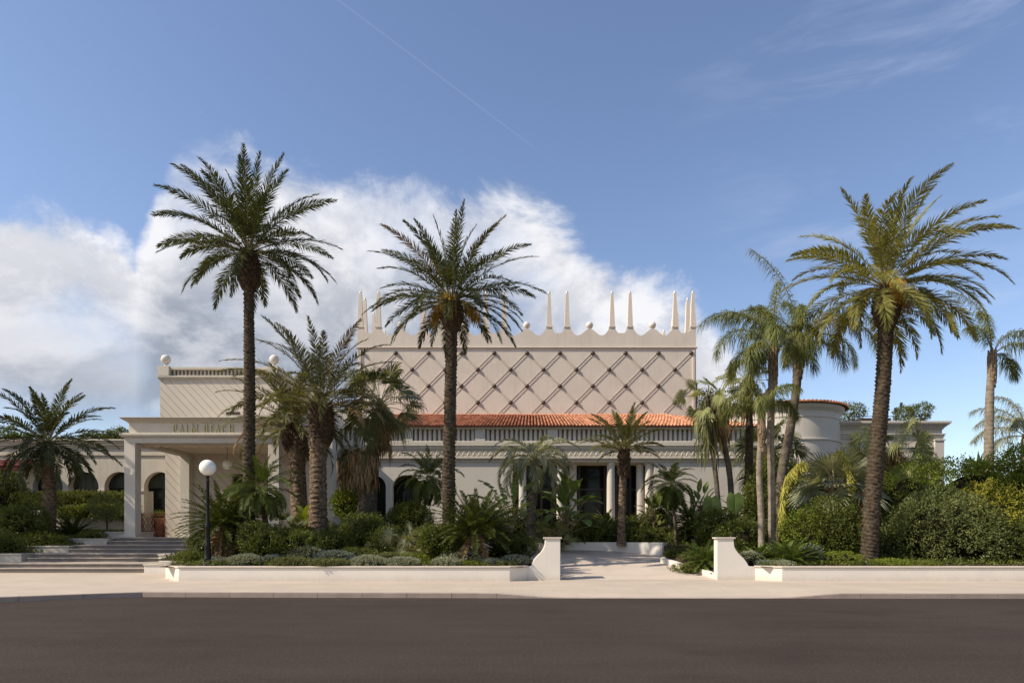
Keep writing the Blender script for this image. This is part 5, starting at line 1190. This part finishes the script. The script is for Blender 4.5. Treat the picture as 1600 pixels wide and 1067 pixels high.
H('tall loose green bush at the right edge of the picture', 1596, 790, 46, 88, 26.4, 'bright', 14000, .1, 807, amp=.35, core=.8, spiky=.7)
H('dark shrub in the shade behind the wind-blown palm trunk', 1388, 845, 34, 46, 25.6, 'dark', 6000, .085, 808, amp=.2, core=.85)
H('dark shrub at the foot of the hedge by the right edge of the picture', 1580, 852, 50, 36, 24.4, 'dark', 8000, .08, 809, amp=.2, core=.85)
H('dark climbing greenery behind the queen palm trunks', 1208, 790, 46, 80, 29.2, 'dark', 14000, .1, 810, amp=.3, core=.8)
H('dark leafy shrub right behind the queen palm trunks', 1258, 800, 36, 52, 28.0, 'dark', 8000, .09, 811, amp=.3, core=.8)
H('dark shrub between the right gate pier and the queen palm trunks', 1160, 848, 40, 34, 26.4, 'dark', 8000, .085, 812, amp=.3, core=.8)
H('glossy dark shrub under the elephant ear leaves', 1128, 828, 36, 28, 28.0, 'dark', 6000, .1, 813, amp=.3, core=.8)
H('tall dark green bush behind the low blue-grey fan palm', 1330, 790, 46, 52, 30.0, 'dark', 9000, .1, 814, amp=.3, core=.8)
H('low light green shrub with yellow tips beside the wind-blown palm base', 1376, 800, 30, 50, 27.6, 'mid', 6000, .08, 815, amp=.3, core=.8)
H('silvery low shrub behind the broad green cycad', 1266, 868, 18, 15, 24.0, 'blue', 2600, .05, 816, amp=.2, core=.8)
# middle back bed
for i, (px, py, rx, ry, Y, m_, n, ls, lab) in enumerate([
    (935, 832, 34, 18, 32.0, 'dark', 5000, .1, 'dark glossy shrub left of the neat diamond-scarred palm'),
    (992, 830, 30, 22, 32.2, 'dark', 5000, .09, 'dark fine-leaved shrub right of the neat diamond-scarred palm'),
    (1030, 818, 22, 36, 32.6, 'mid', 5000, .1, 'tall climbing shrub right of the glazed opening'),
    (910, 838, 30, 14, 31.8, 'mid', 3000, .09, 'low shrub along the back of the bright curved planter wall, left end'),
    (1010, 838, 40, 12, 31.0, 'mid', 3500, .08, 'low trailing shrub along the top of the bright curved planter wall'),
    (800, 822, 34, 24, 33.4, 'dark', 5000, .1, 'dark shrub behind the drive left of the grey-green arched palm'),
    (760, 830, 40, 20, 33.8, 'dark', 5000, .1, 'dark shrub against the plain wall behind the large dark cycad'),
    (846, 838, 34, 12, 32.4, 'dark', 3000, .08, 'low dark shrub at the foot of the grey-green arched palm'),
    (884, 830, 22, 20, 31.6, 'mid', 2600, .09, 'small mid-green shrub under the tall banana-like plant'),
    (1075, 838, 26, 14, 31.2, 'mid', 2600, .08, 'low mid-green shrub below the bird-of-paradise plant'),
    (1052, 868, 14, 9, 27.2, 'dark', 1500, .07, 'small round dark shrub at the corner of the right drive kerb'),
    (1082, 888, 30, 7, 24.6, 'mid', 2400, .05, 'low spreading green cover along the right drive kerb'),
    ]): H(lab, px, py, rx, ry, Y, m_, n, ls, 830+i, amp=.3, core=.75)
# left bed
for i, (px, py, rx, ry, Y, m_, n, ls, lab) in enumerate([
    (300, 872, 24, 9, 24.0, 'mid', 2600, .05, 'low dark green shrub at the left corner of the roadside bed'),
    (412, 848, 32, 24, 23.9, 'dark', 5000, .08, 'dark shrub between the shaggy cycad and the fan leaf tangle'),
    (456, 850, 36, 20, 24.3, 'dark', 6000, .08, 'dark shrub in front of the fan leaf tangle'),
    (520, 852, 32, 20, 26.0, 'mid', 5000, .08, 'mid-green shrub at the foot of the stout ringed palm'),
    (541, 790, 16, 26, 29.0, 'bright', 3000, .12, 'bright climbing plant left of the palm wrapped in dead leaves'),
    (572, 830, 36, 26, 27.0, 'dark', 7000, .08, 'rounded dark shrub below the palm wrapped in dead leaves'),
    (606, 846, 28, 22, 26.0, 'dark', 4500, .07, 'dark shrub between the rounded one and the blue-green fan clump'),
    (640, 812, 36, 26, 28.4, 'mid', 6000, .09, 'leafy green shrub around the base of the slim leaning palm'),
    (688, 846, 34, 24, 24.1, 'dark', 6500, .08, 'dark shrub at the base of the slim date palm'),
    (718, 838, 26, 20, 26.2, 'dark', 4000, .08, 'dark shrub between the slim date palm and the large dark cycad'),
    (812, 856, 20, 16, 25.6, 'dark', 3000, .07, 'dark shrub right of the smaller dark cycad'),
    (480, 826, 24, 24, 28.6, 'dark', 3600, .1, 'dark shrub beside the pale young leaf'),
    (556, 866, 30, 10, 24.6, 'mid', 3200, .05, 'low green shrub behind the mounds below the stout ringed palm'),
    (648, 872, 24, 8, 24.2, 'bright', 2200, .05, 'low yellow-green shrub between the mounds left of centre'),
    (745, 880, 26, 5, 23.1, 'bright', 1600, .04, 'thin yellow-green cover under the large dark cycad'),
    (316, 850, 20, 14, 25.6, 'dark', 2600, .06, 'dark shrub under the left side of the shaggy cycad'),
    ]): H(lab, px, py, rx, ry, Y, m_, n, ls, 860+i, amp=.3, core=.75)
# far left
H('upper row of clipped hedge before the arched windows', 120, 780, 82, 11, 35.6, 'mid', 9000, .09, 901, name='hedge', cat='hedge', box=.8, amp=.08, core=.8, dy=.5, group='left garden hedges')
H('lower trailing row of hedge spilling over the retaining wall', 150, 801, 60, 11, 34.6, 'mid', 7000, .1, 902, name='hedge', cat='hedge', box=.6, amp=.2, core=.75, dy=.5, group='left garden hedges')
H('round dark shrub at the left edge of the picture above the planter walls', 28, 826, 42, 36, 29.4, 'dark', 10000, .09, 903, amp=.25, core=.8)
H('tall dark bush at the left edge of the picture under the red awning', 8, 786, 30, 46, 32.6, 'dark', 7000, .1, 904, amp=.3, core=.8)
H('white-speckled low shrub above the second planter wall left of the steps', 66, 846, 42, 13, 29.0, 'mid', 4500, .08, 905, amp=.25, core=.75)
H('dark low shrub filling the lowest planter left of the steps', 6, 856, 26, 22, 27.0, 'dark', 4000, .08, 906, amp=.25, core=.75)
H('small dark shrub at the right end of the third planter left of the steps', 146, 838, 18, 8, 30.2, 'mid', 1800, .06, 907, amp=.25, core=.75)
def small_tree(label, px, ybase, Y, r, cpx, cpy, rx, ry, leafm, n, ls, seed, z=None, name='olive_tree', group=None, core=None):
    k = Y/F; rs = RS(seed); x = PX(px, Y); g = PZ(ybase, Y); t = thing(name, (x, Y, g), label, 'tree', group); c = np.array([PX(cpx, Y), Y, PZ(cpy, Y)])
    mb = MB(); fork = np.array([x+(c[0]-x)*.4, Y, g+(c[2]-g)*.55]); mb.tube(curvepts([(x, Y, g-.1), tuple((np.array([x, Y, g])+fork)/2+np.array([.03, 0, 0])), tuple(fork)], 5), np.linspace(r, r*.75, 11), 7)
    for i in range(7): a = i*2.4; e = c+np.array([math.cos(a)*rx*k*.6, math.sin(a)*rx*k*.5, ry*k*.4*math.sin(i*1.7)]); mb.tube(curvepts([tuple(fork), tuple((fork+e)/2+UP*.05), tuple(e)], 4), np.linspace(r*.6, r*.15, 9), 5)
    mb.build('trunk', M['wood'], t, smooth=True); shrub_mesh(MB(), c, (rx*k, rx*k*.9, ry*k), rs, n, ls, amp=.35, zmin=-1, core=core and .6, cm=1).build('crown', [L[leafm], M['inner_shade']], t); return t
small_tree('small round-headed olive tree in the square planter block by the porch', 167, 833, 31.9, .05, 165, 793, 22, 19, 'greyleaf', 3600, .07, 911)
small_tree('small twisted tree left of the short date palm before the hedge', 51, 834, 31.6, .06, 54, 796, 28, 24, 'mid', 3800, .08, 912, name='small_tree')
small_tree('bushy tree on the roof of the right wing beside the round tower', 1326, 662, 43, .08, 1326, 645, 20, 14, 'dark', 2400, .13, 913, name='roof_tree', group='bushy trees on the right wing roof')
small_tree('left of two bushy plants on the right part of the wing roof', 1414, 660, 42, .06, 1412, 647, 13, 11, 'mid', 1500, .12, 914, name='roof_tree', group='bushy trees on the right wing roof')
small_tree('right of two bushy plants on the right part of the wing roof', 1438, 660, 42, .06, 1438, 645, 15, 13, 'mid', 1800, .12, 915, name='roof_tree', group='bushy trees on the right wing roof')
small_tree('dark tree between the crowned hall and the round tower', 1106, 690, 46, .12, 1108, 640, 22, 26, 'dark', 3600, .13, 916, name='distant_tree', core=.5)
for i, (px, py, rx, ry, lab) in enumerate([(18, 690, 26, 20, 'dark tree crown over the arcade roof at the left edge of the picture'), (70, 694, 40, 15, 'dark tree crown over the arcade roof behind the short date palm'), (150, 690, 22, 13, 'dark tree crown over the arcade roof, second from the porch'), (185, 687, 16, 14, 'dark tree crown over the arcade roof next to the porch roof')]):
    small_tree(lab, px, 760, 54, .2, px, py, rx, ry, 'dark', 3600, .17, 920+i, name='distant_tree', group='trees beyond the arcade roof', core=.75)
# herbs in the terracotta trough
H('leafy potted plant in the terracotta trough behind the folding gate', 248, 805, 6, 6, 36.1, 'mid', 400, .1, 931, group=None, name='potted_plant', cat='plant')

# ---------------------------------------------------------------- grey mounds along the wall
MD = [(386, 877, 26, 9, 23.2, 'santolina', 'first grey-green cushion right of the street lamp'), (340, 879, 18, 7, 23.2, 'santolina', 'small grey cushion at the foot of the street lamp'), (425, 876, 16, 8, 23.4, 'blue', 'small bluish cushion second right of the street lamp'),
      (476, 868, 32, 13, 24.0, 'santolina', 'largest grey-green cushion below and left of the stout ringed palm'), (456, 880, 30, 8, 23.0, 'thyme', 'olive-green flat cushion before the largest grey one'),
      (522, 872, 30, 10, 23.7, 'blue', 'bluish cushion below the stout ringed palm'), (516, 881, 30, 7, 22.9, 'thyme', 'brownish flat cushion before the bluish one'), (576, 879, 27, 9, 23.1, 'santolina', 'grey-green cushion third from the drive end of the wall'),
      (630, 880, 25, 8, 23.1, 'santolina', 'grey-green oval cushion second from the drive end of the wall'), (700, 880, 24, 8, 23.1, 'santolina', 'pale cushion left of the large dark cycad trunk'), (720, 874, 34, 11, 23.8, 'santolina', 'wide cushion behind the pale one by the large dark cycad'),
      (768, 880, 20, 6, 23.2, 'blue', 'low cushion under the large dark cycad'), (805, 877, 19, 8, 23.3, 'blue', 'blue-grey cushion next to the left gate pier'), (608, 872, 18, 7, 23.9, 'thyme', 'small olive cushion between the oval ones'),
      (1172, 874, 18, 11, 23.9, 'santolina', 'tall silver cushion right beside the right gate pier'), (1196, 882, 13, 5, 23.2, 'blue', 'low bluish cushion at the right gate pier wall end'), (1221, 882, 18, 5, 23.0, 'santolina', 'low silver cushion before the broad green cycad')]
for i, (px, py, rx, ry, Y, m_, lab) in enumerate(MD):
    H(lab, px, py, rx*1.08, ry*1.1, Y, m_, 5200 if rx > 22 else 3200, .038, 950+i, amp=.07, core=.93, name='cushion_plant', cat='plant', group='cushion plants along the roadside wall', deep=.08, asp=.5, zmin=-.3, spiky=.9)
for i, (px, py, rx, ry, Y, m_, lab) in enumerate([(1312, 873, 34, 11, 23.6, 'bright', 'bright green low cover left of the wind-blown palm base'), (1390, 880, 26, 6, 23.0, 'bright', 'thin bright green cover right of the wind-blown palm base'), (1258, 882, 22, 6, 23.3, 'mid', 'low mid-green cover right of the broad green cycad'), (1440, 882, 30, 5, 23.0, 'mid', 'thin dark green edge below the big silvery shrub')]):
    H(lab, px, py, rx, ry, Y, m_, 3600, .045, 980+i, amp=.15, core=.85, name='ground_cover_plant', cat='plant', group='low covers right of the drive')
# ground cover
def cover(name, fn, n, ls, leafm, seed):
    rs = RS(seed); pts = []
    while len(pts) < n:
        x, y = fn(rs)
        if x is None: continue
        pts.append((x, y, gz(x, y)))
    p = np.array(pts); p[:, 2] += rs.uniform(0, .12, n); dr = nrmz(rs.normal(0, .6, (n, 3))+UP*.7); l = ls*rs.uniform(.5, 1.4, n); W = nrmz(np.cross(dr, rs.normal(size=(n, 3))))
    mid = p+dr*(l*.5)[:, None]; v = np.stack([p, mid+W*(l*.22)[:, None], p+dr*l[:, None], mid-W*(l*.22)[:, None]], 1).reshape(-1, 3); i0 = 4*np.arange(n)
    return tag(MB().add(v, np.stack([i0, i0+1, i0+2, i0+3], 1)).build(name, L[leafm]), kind='stuff')
def fL(rs):
    x = rs.uniform(-13, 1.2); y = 22.7+rs.random()**1.3*14
    if (x < -11.6 and y < 24.5) or inpoly(x, y, DRIVE) or pdist(x, y, DRIVE) < .2 or (x < -8.8 and y > 30.2) or y > 36.3 or (x > .25 and y < 23.5): return None, None
    return x, y
def fR(rs):
    x = rs.uniform(-9, 26); y = 22.7+rs.random()**1.3*14
    if inpoly(x, y, DRIVE) or pdist(x, y, DRIVE) < .2 or (x < 8.5 and y < 23.45) or x < 1.5 and y < 31 or y > 36.3: return None, None
    return x, y
def fX(rs): x = rs.uniform(-27, -18.9); y = rs.uniform(26.8, 34.5); return (x, y) if not (y < 28.2 and x > -19.7) else (None, None)
cover('ground_cover', fL, 26000, .09, 'mid', 1001); cover('ground_cover', fR, 34000, .09, 'mid', 1002); cover('ground_cover', fX, 12000, .09, 'dark', 1003)

small_tree('leafy tree beyond the left edge of the picture beside the steps', -330, 868, 25.3, .16, -330, 590, 118, 110, 'dark', 15000, .16, 940, name='shade_tree')
# ---------------------------------------------------------------- street lamp
Y = 22.98; x = PX(324.5, Y); g = .62
t = thing('street_lamp', (x, Y, g), 'black iron lamp post with a white globe in the bed left of centre', 'lamp post')
pr = [(.20, g), (.20, g+.05), (.15, g+.08), (.13, g+.2), (.145, g+.23), (.115, g+.27), (.10, g+.62), (.115, g+.66), (.085, g+.72), (.075, g+1.25), (.095, g+1.28), (.095, g+1.32), (.065, g+1.38), (.055, g+2.0), (.048, g+2.75), (.062, g+2.78), (.062, g+2.82), (.045, g+2.86), (.045, g+2.92), (.08, g+2.98)]
zg = PZ(743.5, Y); sc_ = (zg-g)/(2.98); pr = [(r, g+(z-g)*sc_) for r, z in pr]
MB().lathe(pr, (x, Y), 20).build('pole', M['iron'], t, smooth=True)
mb = MB(); 
for i in range(8): a = i*math.pi/4; mb.tube([(x+.10*math.cos(a), Y+.10*math.sin(a), g+.28), (x+.092*math.cos(a), Y+.092*math.sin(a), g+.62)], .016, 5)
mb.build('fluting', M['iron'], t)
MB().ball((x, Y, PZ(730.5, Y)), .274, 32, sz=1.0).build('globe', M['globe'], t, smooth=True)
# two more palms of the same kind just outside the left of the view; their shade falls on the steps and the porch
for x_, y_, lab in ((-26.5, 24.5, 'dark date palm beyond the left edge of the picture, nearer the steps'), (-31, 27.5, 'dark date palm beyond the left edge of the picture, farther from the steps')):
    src = [o for o in bpy.data.objects if o.get('label', '').startswith('tallest dark')][0]
    c = copy_tree(src, (x_-src.location.x, y_-src.location.y, 0.1)); c['label'] = lab

# the hedge goes on a little past the right edge of the picture
for key, dx_, lab in (('big silvery green shrub', 7.6, 'silvery green shrub beyond the right edge of the picture'), ('wide mid-green bush', 7.0, 'wide green bush beyond the right edge of the picture'), ('tall loose green bush', 3.2, 'tall loose bush just beyond the right edge of the picture')):
    src = [o for o in bpy.data.objects if o.get('label', '').startswith(key)][0]
    c = copy_tree(src, (dx_, .4, 0)); c['label'] = lab
